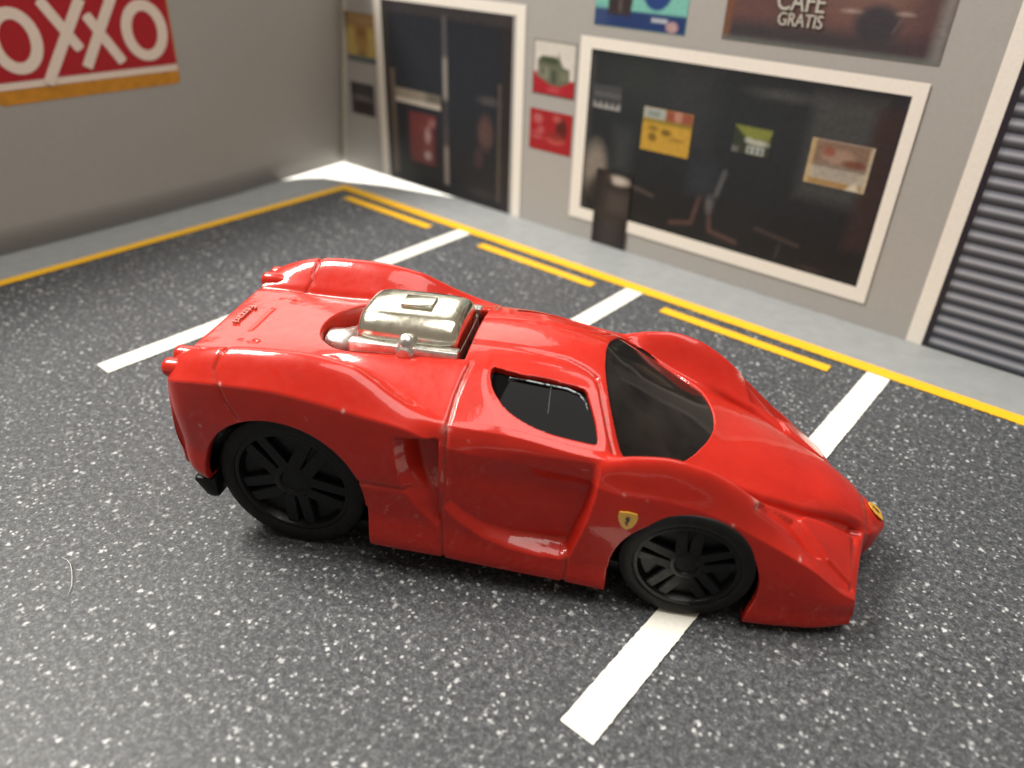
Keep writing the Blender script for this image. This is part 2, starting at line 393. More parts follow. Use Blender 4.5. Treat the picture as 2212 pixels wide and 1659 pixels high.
cv.poly([(-.2, 0), (-.2, 18.6), (2.0, 18.6), (1.2, 0)], (128, 88, 66), .9, .8); cv.ell(24.6, 4.6, 3.4, 2.5, (58, 60, 68), .9, 1.2); cv.ell(20.4, 6.0, 1.2, .25, (176, 156, 148), .9, .4); cv.ell(28.2, 6.2, 1.0, .25, (176, 156, 148), .9, .4)
cv.line([(28.0, 6.0), (27.0, 3.6)], .2, (130, 112, 110), .7, .3); cv.rect(9, 16, 3.2, 8, (70, 62, 58), .35, 3)
cv.rect(33.0, 34.6, 0, 18.6, (150, 150, 146), .75, 1.8); cv.rect(0, 34.6, -1, .55, (116, 126, 122), .8, 1.0); cv.grain(.04, 2, 5)
bill = place_canvas('billboard', cv, on_back(88.1, 42.4, 1), bw); bill['label'] = 'brown coffee billboard above the window'
def text_mesh(name, body, size, material, parent, extrude=0.0, sx=1.0):
    cu = bpy.data.curves.new(name, 'FONT'); cu.body = body; cu.size = size*MM; cu.align_x = 'CENTER'; cu.extrude = extrude*MM; cu.offset = .0
    t = bpy.data.objects.new(name+'_c', cu); COL.objects.link(t)
    dg = bpy.context.evaluated_depsgraph_get(); dg.update()
    me = bpy.data.meshes.new_from_object(t.evaluated_get(dg)); bpy.data.objects.remove(t)
    me.materials.clear(); me.materials.append(material); me.transform(Matrix.Scale(sx, 4, (1, 0, 0)))
    o = bpy.data.objects.new(name, me); COL.objects.link(o); o.parent = parent; return o
LETTER = ink('pale_lettering', lin(190, 186, 176), grain=.25, gs=3)
for body, x, z, s, sx in (('CAFE', 100.5, 47.7, 4.2, .80), ('GRATIS', 100.9, 45.5, 2.7, .82)):
    for k in range(2):
        t = text_mesh('lettering', body, s, LETTER, bill, sx=sx); t.rotation_euler = (math.pi/2, 0, 0)
        t.location = Vector((x+k*.12, BACK-(3+k)*LAY, z))*MM

# --- shop window
win = empty('window', (0, 0, 0), 0, bw)
X0, X1, Z0, Z1 = 59.2, 122.4, 4.2, 40.0
back_frame('window_frame', X0, X1, Z0, Z1, (2.7, 2.0, 2.1, 2.5), 3, WHITE, win)
cv = Canvas(58.6, 31.4, 4, (38, 40, 44))
cv.rect(0, 58.6, 15, 31.4, (50, 56, 60), .7, 14); cv.rect(0, 58.6, 0, 6, (32, 30, 32), .7, 8)
cv.ell(11, 27, 9, 4, (64, 70, 68), .5, 5); cv.rect(18, 27, 17, 31.4, (66, 68, 72), .5, 5); cv.rect(44.6, 55, 13, 29.6, (82, 84, 84), .65, 2.5); cv.rect(54.4, 58.6, 6, 29, (66, 50, 48), .7, 2)
cv.ell(39, 28.4, 5, .8, (98, 100, 100), .5, 1.2); cv.rect(0, 1.0, 0, 30, (96, 92, 90), .45, 1.6)
cv.ell(3.0, 9.0, 2.6, 5.0, (150, 140, 130), .9, 2); cv.ell(5.0, 4.4, 3.4, 3.6, (44, 38, 38), .9, 2)
cv.rect(7, 11, 9.5, 18, (70, 74, 76), .6, 3); cv.line([(10, 7.6), (17, 6.4)], .7, (92, 80, 78), .8, .6)
cv.line([(27.0, 8.5), (26.0, 3.2), (21.6, 2.2)], .9, (92, 68, 64), .9, .6); cv.line([(29.0, 8.0), (30.0, 2.6), (35.5, 1.8)], .9, (92, 70, 66), .9, .6)
cv.line([(39, 5.4), (47, 4.3)], .7, (76, 66, 64), .8, .6); cv.rect(24, 29.5, 9, 15, (58, 62, 70), .7, 3); cv.line([(30.2, 9.6), (31.2, 14)], .8, (112, 112, 114), .7, .8); cv.ell(29.2, 7.6, .8, 1.6, (104, 104, 108), .7, .8)
cv.line([(43.5, 1.2), (43.8, 3.6)], .4, (84, 86, 92), .5, .5); cv.ell(50, .8, 2, .4, (80, 60, 58), .6, .5); cv.grain(.07, 2, 6)
place_canvas('window_pane', cv, on_back(61.8, 6.6, 1), win)
def pos(name, x, z, cv, lab): place_canvas(name, cv, on_back(x, z, 2), win)['label'] = lab
cv = Canvas(10.4, 7.9, 6, (206, 164, 66)); cv.rect(0, 4.8, 5.9, 7.9, (176, 182, 176), 1, .4); cv.rect(4.8, 10.4, 5.6, 7.9, (156, 90, 70), 1, .6); cv.ell(7.4, 7.0, .8, 1.2, (202, 150, 130), .8, .5); cv.rect(0, 10.4, 5.2, 5.9, (140, 128, 50), .8, .4)
cv.ell(2.4, 2.6, .9, .8, (120, 92, 40), .9, .5); cv.ell(2.4, 4.2, 1.0, .5, (128, 100, 44), .8, .4); cv.ell(5.2, 3.8, 1.1, .6, (118, 92, 42), .9, .4); cv.ell(7.6, 2.8, 1.4, .3, (140, 104, 44), .7, .4); cv.rect(1, 3.5, 6.4, 7.2, (110, 128, 122), .7, .5); cv.grain(.07, 2, 7)
pos('poster', 74.8, 21.5, cv, 'yellow price poster in the shop window')
cv = Canvas(6.6, 4.4, 6, (78, 80, 84)); cv.rect(.3, 6.4, 0, 1.2, (168, 168, 166), 1, .5); 
for q in (1.2, 2.6, 4.0, 5.3): cv.ell(q, 1.2, .45, .7, (62, 62, 64), .9, .3)
cv.rect(.3, 6.4, 2.4, 3.0, (112, 112, 114), .7, .6); cv.grain(.06, 2, 2)
pos('poster', 63.0, 27.4, cv, 'small grey notice in the shop window')
cv = Canvas(7.0, 4.8, 6, (60, 66, 56)); cv.poly([(0, 4.7), (7, 4.6), (6.6, 2.8), (2.6, 2.6)], (136, 142, 70), 1, .6); cv.ell(4.8, 2.2, 1.8, .5, (196, 198, 180), .9, .4); cv.ell(3.0, 2.4, .8, .5, (190, 196, 180), .8, .4); cv.rect(2.8, 6.0, .2, 1.5, (196, 202, 194), .9, .4)
for q in (3.4, 4.4, 5.4): cv.ell(q, .8, .3, .5, (80, 88, 84), .9, .3)
cv.rect(0, 1.2, 0, 1.0, (150, 150, 150), .5, .7); cv.grain(.07, 2, 7)
pos('poster', 93.4, 24.6, cv, 'green and white notice in the shop window')
cv = Canvas(10.2, 7.4, 6, (186, 176, 160)); cv.rect(0, 10.2, 3.4, 7.4, (138, 112, 96), 1, .8); cv.ell(4.6, 5.0, 2.6, 1.2, (176, 148, 130), .8, .8); cv.ell(3.2, 5.6, 1.0, .8, (150, 82, 64), .8, .6); cv.ell(7.6, 4.2, 2.0, .6, (120, 74, 58), .9, .5); cv.rect(0, 10.2, 3.0, 3.5, (90, 74, 64), .6, .5)
cv.rect(0, 10.2, 0, 1.0, (172, 138, 88), 1, .5); cv.rect(9.6, 10.2, 0, 7.4, (200, 186, 160), .9, .4); cv.rect(0, .8, 0, 7.4, (206, 180, 130), .8, .6)
for q in (2.6, 2.1, 1.6): cv.line([(1.5, q), (8.6, q)], .18, (150, 146, 140), .8, .2)
cv.poly([(7.0, 0), (8.4, 1.6), (9.4, 0)], (226, 220, 204), .8, .4); cv.grain(.07, 2, 7)
pos('poster', 107.2, 22.2, cv, 'white and tan food poster in the shop window')
# printed litter bin in front of the window
cv = Canvas(8.4, 15.8, 6, (52, 46, 45))
cv.rect(2.4, 6.2, 0, 11, (70, 63, 60), .7, 3); cv.rect(0, 1.2, 0, 16, (38, 33, 34), .7, 1.5); cv.rect(7.2, 8.4, 0, 16, (40, 36, 37), .7, 1.5); cv.rect(0, 8.4, 6.2, 7.6, (58, 50, 49), .6, 1.0)
cv.rect(3.4, 8.4, 7.6, 11.8, (88, 80, 77), .6, 2); cv.ell(5.4, 14.2, 2.4, .9, (206, 196, 184), .95, .8); cv.ell(2.2, 13.8, 1.8, 1.4, (56, 46, 44), .9, .8); cv.rect(0, 1.4, 13.2, 15.8, (48, 42, 42), .6, .8); cv.grain(.05, 2, 5)
P0 = on_back(65.5, .06, 5)
binp = place_canvas('litter_bin', cv, P0, bw); binp['label'] = 'dark cylindrical litter bin printed in front of the window'

# --- roller shutter
sh = empty('roller_shutter', (0, 0, 0), 0, bw)
back_rect('shutter_frame', 130.4, 132.9, .1, HW-.4, 2, WHITE, sh)
back_rect('shutter_frame', 190.0, 192.5, .1, HW-.4, 2, WHITE, sh)
back_rect('shutter_backing', 132.9, 190.0, .1, HW-.4, 1, ink('shutter_groove_print', lin(44, 40, 48), grain=.1), sh)
pitch = 2.05; z = .35
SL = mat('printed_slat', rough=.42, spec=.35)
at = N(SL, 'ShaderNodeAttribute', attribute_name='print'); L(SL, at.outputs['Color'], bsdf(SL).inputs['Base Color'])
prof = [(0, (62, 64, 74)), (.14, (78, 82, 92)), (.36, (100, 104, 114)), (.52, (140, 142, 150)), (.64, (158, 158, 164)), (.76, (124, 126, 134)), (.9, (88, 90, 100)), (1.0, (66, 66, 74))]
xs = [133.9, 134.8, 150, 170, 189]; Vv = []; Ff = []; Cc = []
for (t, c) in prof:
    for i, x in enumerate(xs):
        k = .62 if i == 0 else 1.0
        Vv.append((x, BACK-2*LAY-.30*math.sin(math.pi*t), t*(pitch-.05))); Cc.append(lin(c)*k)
for r in range(len(prof)-1):
    for i in range(len(xs)-1):
        a = r*len(xs)+i; Ff.append((a, a+1, a+1+len(xs), a+len(xs)))
slat0 = None
while z+pitch < HW-.5:
    if slat0 is None:
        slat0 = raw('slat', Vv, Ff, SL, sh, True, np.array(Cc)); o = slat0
    else:
        o = slat0.copy(); COL.objects.link(o); o.parent = sh
    o.location = (0, 0, z*MM); z += pitch

# --- left wall, slightly bowed card
def lwx(y, z):
    base = pchip([-190, -110, -75, -56, -26, -10, 13.9], [-13.6, -13.4, -13.2, -13.0, -13.5, -15.4, -17.7], y)
    lean = pchip([-190, -60, -25, 13.9], [0.0, 0.3, 2.4, 5.4], y)
    return base+lean*np.asarray(z)/40.0
ys = np.linspace(-190, 13.88, 60); zs = np.linspace(0, HW, 12)
gy, gz = np.meshgrid(ys, zs); gx = lwx(gy, gz)
A = np.c_[gx.ravel(), gy.ravel(), gz.ravel()]; Bk = A.copy(); Bk[:, 0] -= 1.2
idx = np.arange(A.shape[0]).reshape(gy.shape); nA = len(A)
F = [tuple(q) for q in np.stack([idx[:-1, :-1], idx[1:, :-1], idx[1:, 1:], idx[:-1, 1:]], -1).reshape(-1, 4)]
F2 = [(a+nA, d+nA, c+nA, b+nA) for a, b, c, d in F]
rim = list(idx[0, :])+list(idx[1:, -1])+list(idx[-1, -2::-1])+list(idx[-2:0:-1, 0])
F3 = [(rim[i], rim[(i+1) % len(rim)], rim[(i+1) % len(rim)]+nA, rim[i]+nA) for i in range(len(rim))]
lw = raw('side_wall', np.r_[A, Bk], F+F2+F3, GREY, None, True)
lw.data.polygons.foreach_set('use_smooth', [True]*len(F+F2)+[False]*len(F3))
tag(lw, 'grey card backdrop printed with a large red shop sign', 'wall')
def on_left(y, z, lay): return np.c_[lwx(y, z)+lay*LAY, y, z]
def left_poly(name, pts, lay, material, parent, maxlen=3.0):
    """fan-free polygon on the bowed wall: triangulate and drape"""
    bm = bmesh.new()
    vs_ = [bm.verts.new((0, y, z)) for y, z in pts]; bm.faces.new(vs_)
    bmesh.ops.triangulate(bm, faces=bm.faces[:])
    for _ in range(3):
        e = [e for e in bm.edges if e.calc_length() > maxlen]
        if not e: break
        bmesh.ops.subdivide_edges(bm, edges=e, cuts=1, use_grid_fill=False)
        bmesh.ops.triangulate(bm, faces=bm.faces[:])
    P = np.array([v.co[:] for v in bm.verts]); bm.verts.index_update()
    Ff = [[v.index for v in f.verts] for f in bm.faces]; bm.free()
    return raw(name, on_left(P[:, 1], P[:, 2], lay), Ff, material, parent)
def ring(cy, cz, ry, rz, iy, iz, lay, material, parent, n=56):
    t = np.linspace(0, 2*np.pi, n, endpoint=False)
    y = np.r_[cy+ry*np.cos(t), cy+iy*np.cos(t)]; zz = np.r_[cz+rz*np.sin(t), cz+iz*np.sin(t)]
    return raw('letter', on_left(y, zz, lay), [(i, (i+1) % n, n+(i+1) % n, n+i) for i in range(n)], material, parent)
def stroke(pts_, wd, lay, material, parent, cap=True):
    a = np.array(pts_[0], float); b = np.array(pts_[1], float); d = (b-a)/np.linalg.norm(b-a); q = np.array([-d[1], d[0]])*wd/2
    out = []
    for c, s0 in ((b, -1), (a, 1)):
        if cap:
            for t in np.linspace(-np.pi/2, np.pi/2, 9):
                out.append(c+(d*np.cos(t)*(1 if s0 < 0 else -1)*.35*1+0)*wd/2+ q*np.sin(t)*(1 if s0 < 0 else -1))
        else: out += [c-q*(1 if s0 < 0 else -1), c+q*(1 if s0 < 0 else -1)]
    return left_poly('letter', out, lay, material, parent)
sign = empty('shop_sign', (0, 0, 0), 0, lw)
def rounded(y0, y1, z0, z1, r, n=5):
    out = []
    for cy, cz, a in ((y1-r, z1-r, 0), (y0+r, z1-r, 90), (y0+r, z0+r, 180), (y1-r, z0+r, 270)):
        for t in np.linspace(a, a+90, n): out.append((cy+r*math.cos(math.radians(t)), cz+r*math.sin(math.radians(t))))
    return out
SY0, SY1 = -66.0, -31.4
left_poly('orange_band', rounded(SY0-.2, SY1+.2, 26.9, 48.4, .9), 1, ORANGE, sign)
left_poly('sign_face', [(SY0, 29.5), (SY1, 29.5), (SY1, 45.8), (SY0, 45.8)], 2, CREAM, sign)
left_poly('sign_face', [(SY0+.05, 30.8), (SY1-.05, 30.8), (SY1-.05, 44.7), (SY0+.05, 44.7)], 3, RED, sign)
for cy in (-36.8, -60.5): ring(cy, 37.5, 4.55, 5.6, 2.5, 3.6, 4, CREAM, sign)
stroke([(-54.6, 43.7), (-49.8, 35.4)], 1.9, 4, CREAM, sign)
stroke([(-47.7, 43.8), (-56.95, 29.8)], 1.9, 5, CREAM, sign, False)
stroke([(-47.2, 40.8), (-42.4, 32.4)], 1.9, 4, CREAM, sign)
stroke([(-40.6, 46.0), (-49.3, 31.9)], 1.9, 5, CREAM, sign, False)

# ------------------------------------------------------------------ the toy car (car frame: x forward, y left, z up, millimetres)
ANG = math.radians(29.0)
car = empty('toy_car', (106.7, -61.4, 0.16), ANG)
tag(car, 'red die-cast toy sports car with chrome engine scoop on printed asphalt', 'toy car')

def paint():
    m = mat('red_die_cast_paint', (.60, .010, .006), .38, spec=.18, coat=.6, coatr=.05)
    v = coords(m, 'Object')
    n = noise(m, v, .35, 4, .6)
    base = ramp(m, n, [(.3, (.45, .015, .007)), (.7, (.51, .019, .009))])
    at = N(m, 'ShaderNodeAttribute', attribute_name='wear')
    sep = N(m, 'ShaderNodeSeparateColor'); L(m, at.outputs['Color'], sep.inputs[0])
    nd = noise(m, v, 2.2, 5, .7)
    mu = N(m, 'ShaderNodeMath', operation='MULTIPLY'); L(m, sep.outputs[0], mu.inputs[0]); L(m, mapr(m, nd, .40, .62, 0, .85), mu.inputs[1])
    base = mix(m, mu.outputs[0], base, (.16, .05, .03))
    # bare metal chips on exposed edges
    nc = noise(m, v, 3.2, 3, .6)
    mc = N(m, 'ShaderNodeMath', operation='MULTIPLY'); L(m, sep.outputs[1], mc.inputs[0]); L(m, mapr(m, nc, .38, .48, 0, .9), mc.inputs[1])
    base = mix(m, mc.outputs[0], base, (.72, .46, .42))
    # scattered dust specks
    vd = N(m, 'ShaderNodeTexVoronoi'); vd.inputs['Scale'].default_value = .42; L(m, v, vd.inputs['Vector'])
    sp = mapr(m, vd.outputs['Distance'], .035, .055, 1, 0)
    sc = N(m, 'ShaderNodeSeparateColor'); L(m, vd.outputs['Color'], sc.inputs[0])
    mk = N(m, 'ShaderNodeMath', operation='MULTIPLY'); L(m, sp, mk.inputs[0]); L(m, mapr(m, sc.outputs[0], .80, .85, 0, .35), mk.inputs[1])
    base = mix(m, mk.outputs[0], base, (.70, .25, .20))
    L(m, base, bsdf(m).inputs['Base Color'])
    L(m, mapr(m, noise(m, v, 1.1, 4), .35, .7, .30, .46), bsdf(m).inputs['Roughness'])
    L(m, mapr(m, noise(m, v, .5, 5, .65), .35, .7, .035, .085), bsdf(m).inputs['Coat Roughness'])
    b1 = N(m, 'ShaderNodeBump'); b1.inputs['Strength'].default_value = .16; b1.inputs['Distance'].default_value = .12*MM
    L(m, noise(m, v, .75, 3, .5), b1.inputs['Height']); L(m, b1.outputs[0], bsdf(m).inputs['Normal']); L(m, b1.outputs[0], bsdf(m).inputs['Coat Normal'])
    return m
PAINT = paint()
BLACK = mat('black_plastic', (.006, .006, .0065), .42, spec=.28)
_v = coords(BLACK); L(BLACK, mapr(BLACK, noise(BLACK, _v, 1.0, 4), .3, .7, .22, .45), bsdf(BLACK).inputs['Roughness'])
TYRE = mat('black_tyre', (.012, .012, .013), .55, spec=.25)
_v = coords(TYRE); L(TYRE, ramp(TYRE, noise(TYRE, _v, .8, 5, .7), [(.4, (.006, .006, .0065)), (.75, (.015, .015, .016))]), bsdf(TYRE).inputs['Base Color'])
def smoked():
    m = mat('smoked_window', (.010, .010, .010), .14, spec=.30, coat=.0)
    v = coords(m)
    L(m, ramp(m, noise(m, v, .22, 3), [(.35, (.008, .0075, .007)), (.7, (.022, .019, .016))]), bsdf(m).inputs['Base Color'])
    L(m, mapr(m, noise(m, v, .5, 5, .7), .3, .7, .06, .16), bsdf(m).inputs['Roughness'])
    return m
SMOKE = smoked()
SIDEGLASS = mat('black_side_window', (.004, .004, .004), .05, spec=.05)
def chrome(name, c0, c1, dark, r0, r1, sc=.5):
    m = mat(name, c0, .25, 1.0)
    v = coords(m)
    base = ramp(m, noise(m, v, sc, 4, .6), [(.35, c1), (.65, c0)])
    base = mix(m, mapr(m, noise(m, v, .9, 5, .75), .62, .70, 0, .8), base, dark)
    L(m, base, bsdf(m).inputs['Base Color'])
    L(m, mapr(m, noise(m, v, .8, 5, .7), .3, .7, r0, r1), bsdf(m).inputs['Roughness'])
    bump(m, noise(m, v, .9, 3, .5), .22, .08)
    return m
CHROME = chrome('worn_chrome', (.86, .83, .70), (.74, .72, .60), (.30, .25, .20), .14, .26, .35)
METAL = chrome('bare_cast_metal', (.80, .79, .75), (.60, .59, .56), (.16, .14, .13), .22, .42, .9)
GOLD = mat('gold_badge', tuple(lin(226, 172, 62)), .35, spec=.5)
INKB = mat('badge_ink', (.02, .014, .01), .4)

# feature lines from the sill (0) to the middle of the roof (8): t, half width, height
LN = [
 None,
 dict(t=[-34, -31, -28, -20, -12.6, -4.6, 0, 8.3, 12, 20, 26.5, 32, 36, 38], v=[12.4, 13.4, 13.9, 14.4, 14.4, 14.2, 14.2, 14.2, 14.2, 14.4, 14.2, 13.8, 13.1, 12.7], w=[8.8, 8.0, 7.4, 5.5, 3.2, 2.7, 2.4, 2.0, 1.8, 1.0, .6, .7, .9, 1.0]),
 dict(t=[-34, -31, -20, -12.6, -4.6, 0, 3, 8.3, 12, 20, 26.5, 32, 36, 38], v=[12.9, 13.8, 14.6, 14.6, 14.4, 14.5, 14.5, 14.5, 14.4, 14.6, 14.4, 13.9, 13.1, 12.6], w=[12.8, 12.2, 10.0, 7.8, 7.4, 6.6, 5.9, 5.4, 5.6, 5.0, 4.0, 2.9, 2.4, 2.3]),
 dict(t=[-34, -31, -20, -12.6, -6, 0, 8.3, 12, 20, 26.5, 32, 36, 38], v=[13.1, 14.0, 14.7, 14.7, 14.6, 14.4, 14.3, 14.3, 14.5, 14.2, 13.8, 13.1, 12.6], w=[16.2, 16.2, 15.5, 13.4, 12.8, 11.8, 10.6, 10.0, 9.4, 7.4, 5.0, 3.9, 3.7]),
 dict(t=[-34, -31.3, -27, -22, -18, -13.6, -8, -4, 1.6, 8, 11, 13, 15, 18.4, 22, 26, 30.8, 35.5, 38], v=[12.8, 13.8, 14.35, 14.5, 14.5, 14.5, 14.4, 13.9, 13.75, 13.75, 13.8, 13.9, 13.95, 13.95, 13.9, 13.7, 13.4, 12.9, 12.5],
      w=[19.3, 20.0, 20.6, 20.8, 20.4, 19.6, 18.5, 16.6, 15.6, 14.8, 14.3, 14.0, 14.0, 13.8, 12.9, 11.0, 8.3, 5.1, 4.1]),
 dict(t=[-34, -31, -28, -24, -20, -14, -12, -10, -7, -4, 2, 8, 10.5, 12, 13.5, 16.5, 19.5, 22.5, 26, 30, 34, 36, 38], v=[10.6, 11.4, 11.6, 11.5, 11.4, 11.3, 11.5, 12.0, 12.8, 12.95, 12.8, 12.75, 12.6, 12.5, 12.5, 12.5, 12.45, 12.2, 11.8, 11.0, 10.1, 9.3, 8.5],
      w=[20.6, 21.9, 22.8, 23.3, 23.4, 22.6, 21.7, 20.6, 19.3, 18.6, 18.2, 17.2, 16.9, 17.2, 17.6, 17.9, 17.3, 15.8, 13.1, 9.7, 6.7, 5.5, 4.6]),
 dict(t=[-34, -30, -26, -22, -18, -14, -10, -7, -4, 0, 4, 8, 10.5, 13, 16, 19.7, 23.5, 27, 31, 34, 36, 38], v=[7.8, 7.8, 7.6, 7.3, 7.0, 7.9, 10.0, 11.4, 12.35, 12.2, 12.1, 11.9, 11.6, 10.9, 10.0, 9.1, 8.5, 8.0, 6.8, 5.5, 4.5, 3.8],
      w=[20.1, 20.2, 20.1, 20.2, 20.4, 20.4, 19.9, 19.35, 18.85, 18.8, 18.3, 17.5, 17.1, 16.1, 14.8, 13.45, 12.1, 10.95, 9.3, 7.8, 6.6, 5.3]),
 dict(t=[-34, -26, -22, -18, -12, -5.5, -4, 0, 5, 9, 10.5, 13, 16, 19.5, 22, 27, 31, 34, 36, 38], v=[5, 5, 5.2, 5.8, 6.3, 6.5, 6.6, 6.7, 6.5, 6.1, 6.1, 6.1, 5.9, 5.5, 5.3, 4.8, 4.3, 3.9, 3.5, 2.4],
      w=[20.0, 20.3, 20.5, 20.8, 21.1, 21.4, 21.5, 21.5, 21.0, 20.3, 19.8, 18.5, 16.9, 15.0, 14.0, 11.9, 10.2, 8.7, 7.0, 4.5]),
 dict(t=[-34, -26, -20, -12, -5, 0, 5, 9.5, 12, 16, 20, 22, 27, 31, 34, 36, 37.2, 38], v=[0]*18, w=[20.0, 20.3, 20.8, 21.5, 22.1, 22.3, 22.15, 21.4, 20.1, 17.7, 15.3, 14.3, 12.4, 10.7, 9.1, 7.3, 5.7, 4.3]),
]
DU_F = [-1.9, -1.8, -1.75, -1.7, -1.7, -.8, .5, 2.3, 3.6]
DU_R = [1.6, 1.5, 1.2, 1.1, 1.0, .8, .6, .5, .5]
NT = 480
tt = np.linspace(-34, 38, NT)
SHARP = [0, 0, .6, .2, .9, .12+.7*(sstep(-6, -2, tt)*(1-sstep(9, 11.5, tt)))[:, None], .85, .35, 0]
fs = np.clip((tt-31)/7, 0, 1)**2; rs = np.clip((-31-tt)/3, 0, 1)**2
lines = []
for k in range(1, 9):
    d = LN[k]
    lines.append(np.stack([tt+DU_F[k]*fs+DU_R[k]*rs, pchip(d['t'], d['v'], tt), pchip(d['t'], d['w'], tt)], 1))
l0 = lines[0].copy(); l0[:, 1] -= 1.3; l0[:, 2] += .15
lines = [l0]+lines
mirror = lines[7].copy(); mirror[:, 1] *= -1
ext = lines+[mirror]
CNT = [4, 20, 24, 26, 26, 28, 34, 34]
# tangents (chord parametrised)
rows = []; sid = []
seglen = [np.linalg.norm(ext[k+1]-ext[k], axis=1)+1e-6 for k in range(9)]
sec = [(ext[k+1]-ext[k])/seglen[k][:, None] for k in range(9)]
def smooth_tan(k):
    if k == 0: return sec[0]
    a, b = seglen[k-1], seglen[k]
    return (sec[k-1]*b[:, None]+sec[k]*a[:, None])/(a+b)[:, None]
for k in range(8):
    c0, c1 = SHARP[k], SHARP[k+1]
    m0 = smooth_tan(k)*(1-c0)+sec[k]*c0; m1 = smooth_tan(k+1)*(1-c1)+sec[k]*c1
    h = seglen[k][:, None]
    for j in range(CNT[k]):
        t = j/CNT[k]
        rows.append((2*t**3-3*t**2+1)*ext[k]+(t**3-2*t**2+t)*h*m0+(-2*t**3+3*t**2)*ext[k+1]+(t**3-t**2)*h*m1); sid.append(k+t)
rows.append(ext[8]); sid.append(8.0)
G = np.stack(rows, 1)                               # (NT, NS, 3) half
sid = np.array(sid)
# front and rear faces
nf = 16
fr = []
for j in range(1, nf+1):
    s = j/nf; e = G[-1].copy(); e[:, 2] = np.minimum(e[:, 2], e[:, 2]*(1-s)+1.0*s); e[:, 0] -= 1.6*s*np.clip(1-np.abs(e[:, 1])/5, .1, 1)-.25*math.sin(math.pi*s); fr.append(e)
rr = []
nr = 56
for j in range(nr, 0, -1):
    s = j/nr; e = G[0].copy(); e[:, 2] = np.minimum(e[:, 2], e[:, 2]*(1-s)+8.6*s); e[:, 0] -= .75*math.sin(math.pi*min(1, s*1.05))-.7*s; e[:, 1] *= 1-.012*s; rr.append(e)
G = np.concatenate([np.stack(rr), G, np.stack(fr)], 0)
TT = np.r_[np.full(nr, -34.0), tt, np.full(nf, 38.0)]
H = np.concatenate([G, (G[:, ::-1]*np.array([1, -1, 1]))[:, 1:]], 1)       # full width, right side (v>0) first
SID = np.r_[sid, sid[::-1][1:]]
def blur(A, sig, axis):
    r = int(3*sig)+1; k = np.exp(-.5*(np.arange(-r, r+1)/sig)**2); k /= k.sum()
    P = np.concatenate([np.repeat(A.take([0], axis), r, axis), A, np.repeat(A.take([-1], axis), r, axis)], axis)
    out = np.zeros_like(A)
    for i, kk in enumerate(k): out += kk*P.take(range(i, i+A.shape[axis]), axis)
    return out
H = blur(blur(H, 1.2, 0), .8, 1)
def normals(H):
    a = np.gradient(H, axis=0); b = np.gradient(H, axis=1); n_ = np.cross(a, b)
    n_ /= np.linalg.norm(n_, axis=2)[..., None]+1e-12
    return n_
Nn = normals(H)
mid = (H.shape[0]//2, H.shape[1]//2)
if Nn[mid][2] < 0: Nn = -Nn
U_ = H[..., 0].ravel(); VA = np.abs(H[..., 1]).ravel(); W_ = H[..., 2].ravel(); SI = np.tile(SID, H.shape[0])
UW = np.c_[U_, W_]; UV = np.c_[U_, VA]
TTf = np.repeat(TT, H.shape[1])
side = (SI < 5.3)
disp = np.zeros(len(U_)); dirt = np.zeros(len(U_)); chip = np.zeros(len(U_))
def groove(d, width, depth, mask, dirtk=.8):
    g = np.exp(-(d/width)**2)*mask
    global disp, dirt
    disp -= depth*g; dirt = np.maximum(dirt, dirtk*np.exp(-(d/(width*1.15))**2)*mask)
sidef = 1-sstep(5.2, 5.9, SI); topf = sstep(4.05, 4.6, SI)
# door channel: recess growing towards the front fender
door_poly = [(-4.3, 17.6), (10.7, 16.9), (10.4, 13.5), (9.9, 10.8), (9.2, 8.2), (8.5, 5.7), (7.6, 5.35), (5.5, 5.3), (2.3, 5.7), (-.5, 6.6), (-3.0, 8.3), (-4.4, 9.8)]
dd = sdf_poly(door_poly, UW)
dep = (.75+1.25*sstep(-3.5, 7, U_))*(1-.97*sstep(12.5, 17.0, W_))
disp -= dep*np.clip(-dd/.8, 0, 1)*sidef
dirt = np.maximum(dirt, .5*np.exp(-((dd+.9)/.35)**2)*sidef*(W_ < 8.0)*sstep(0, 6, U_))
# air intake behind the door
ue = np.interp(W_, [7.4, 9, 10.7, 13, 15.5, 17.6], [-5.4, -7.0, -8.1, -8.85, -9.1, -9.2])
fw = -4.75
wid = np.clip(fw-ue, .05, None)
ramp_ = np.clip((U_-ue)/np.minimum(2.1, wid*.75), 0, 1)
dint = 2.3*ramp_*np.clip((fw-U_)/.35, 0, 1)*(1-sstep(17.0, 17.5, W_))*(.35+.65*sstep(7.5, 14.0, W_))*sstep(6.9, 7.6, W_)
disp -= dint*sidef
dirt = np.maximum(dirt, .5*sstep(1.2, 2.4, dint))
# shut lines
groove(dist_line([(-3.4, 22), (-3.5, 21.6), (-3.8, 21), (-4.1, 19.9), (-4.12, 18.7), (-4.15, 16.6), (-4.25, 12.8), (-4.7, 8.1), (-4.55, 5), (-4.4, 2.0)], UW), .17, .27, 1-sstep(7.0, 7.2, SI))
groove(dist_line([(-12.9, 11.4), (-7.7, 11.2)], UW), .20, .25, sidef, .3)
groove(dist_line([(-26.6, 23.6), (-26.8, 23), (-27.1, 21.7), (-26.6, 20.7), (-26.0, 18.7), (-25.0, 16.9)], UW), .2, .2, sidef, .45)
groove(dist_line([(-26.8, 11.6), (-26.9, 9.0), (-27.6, 7.4)], UV), .2, .18, topf, .45)
groove(dist_line([(8.25, 5.6), (8.05, 1.5)], UW), .20, .25, sidef, .5)
groove(dist_line([(8.9, 4.6), (9.35, 5.6), (9.9, 7.3), (10.9, 9.9), (11.7, 11.6)], UV), .15, .16, (SI > 5.5)*1.0, .9)
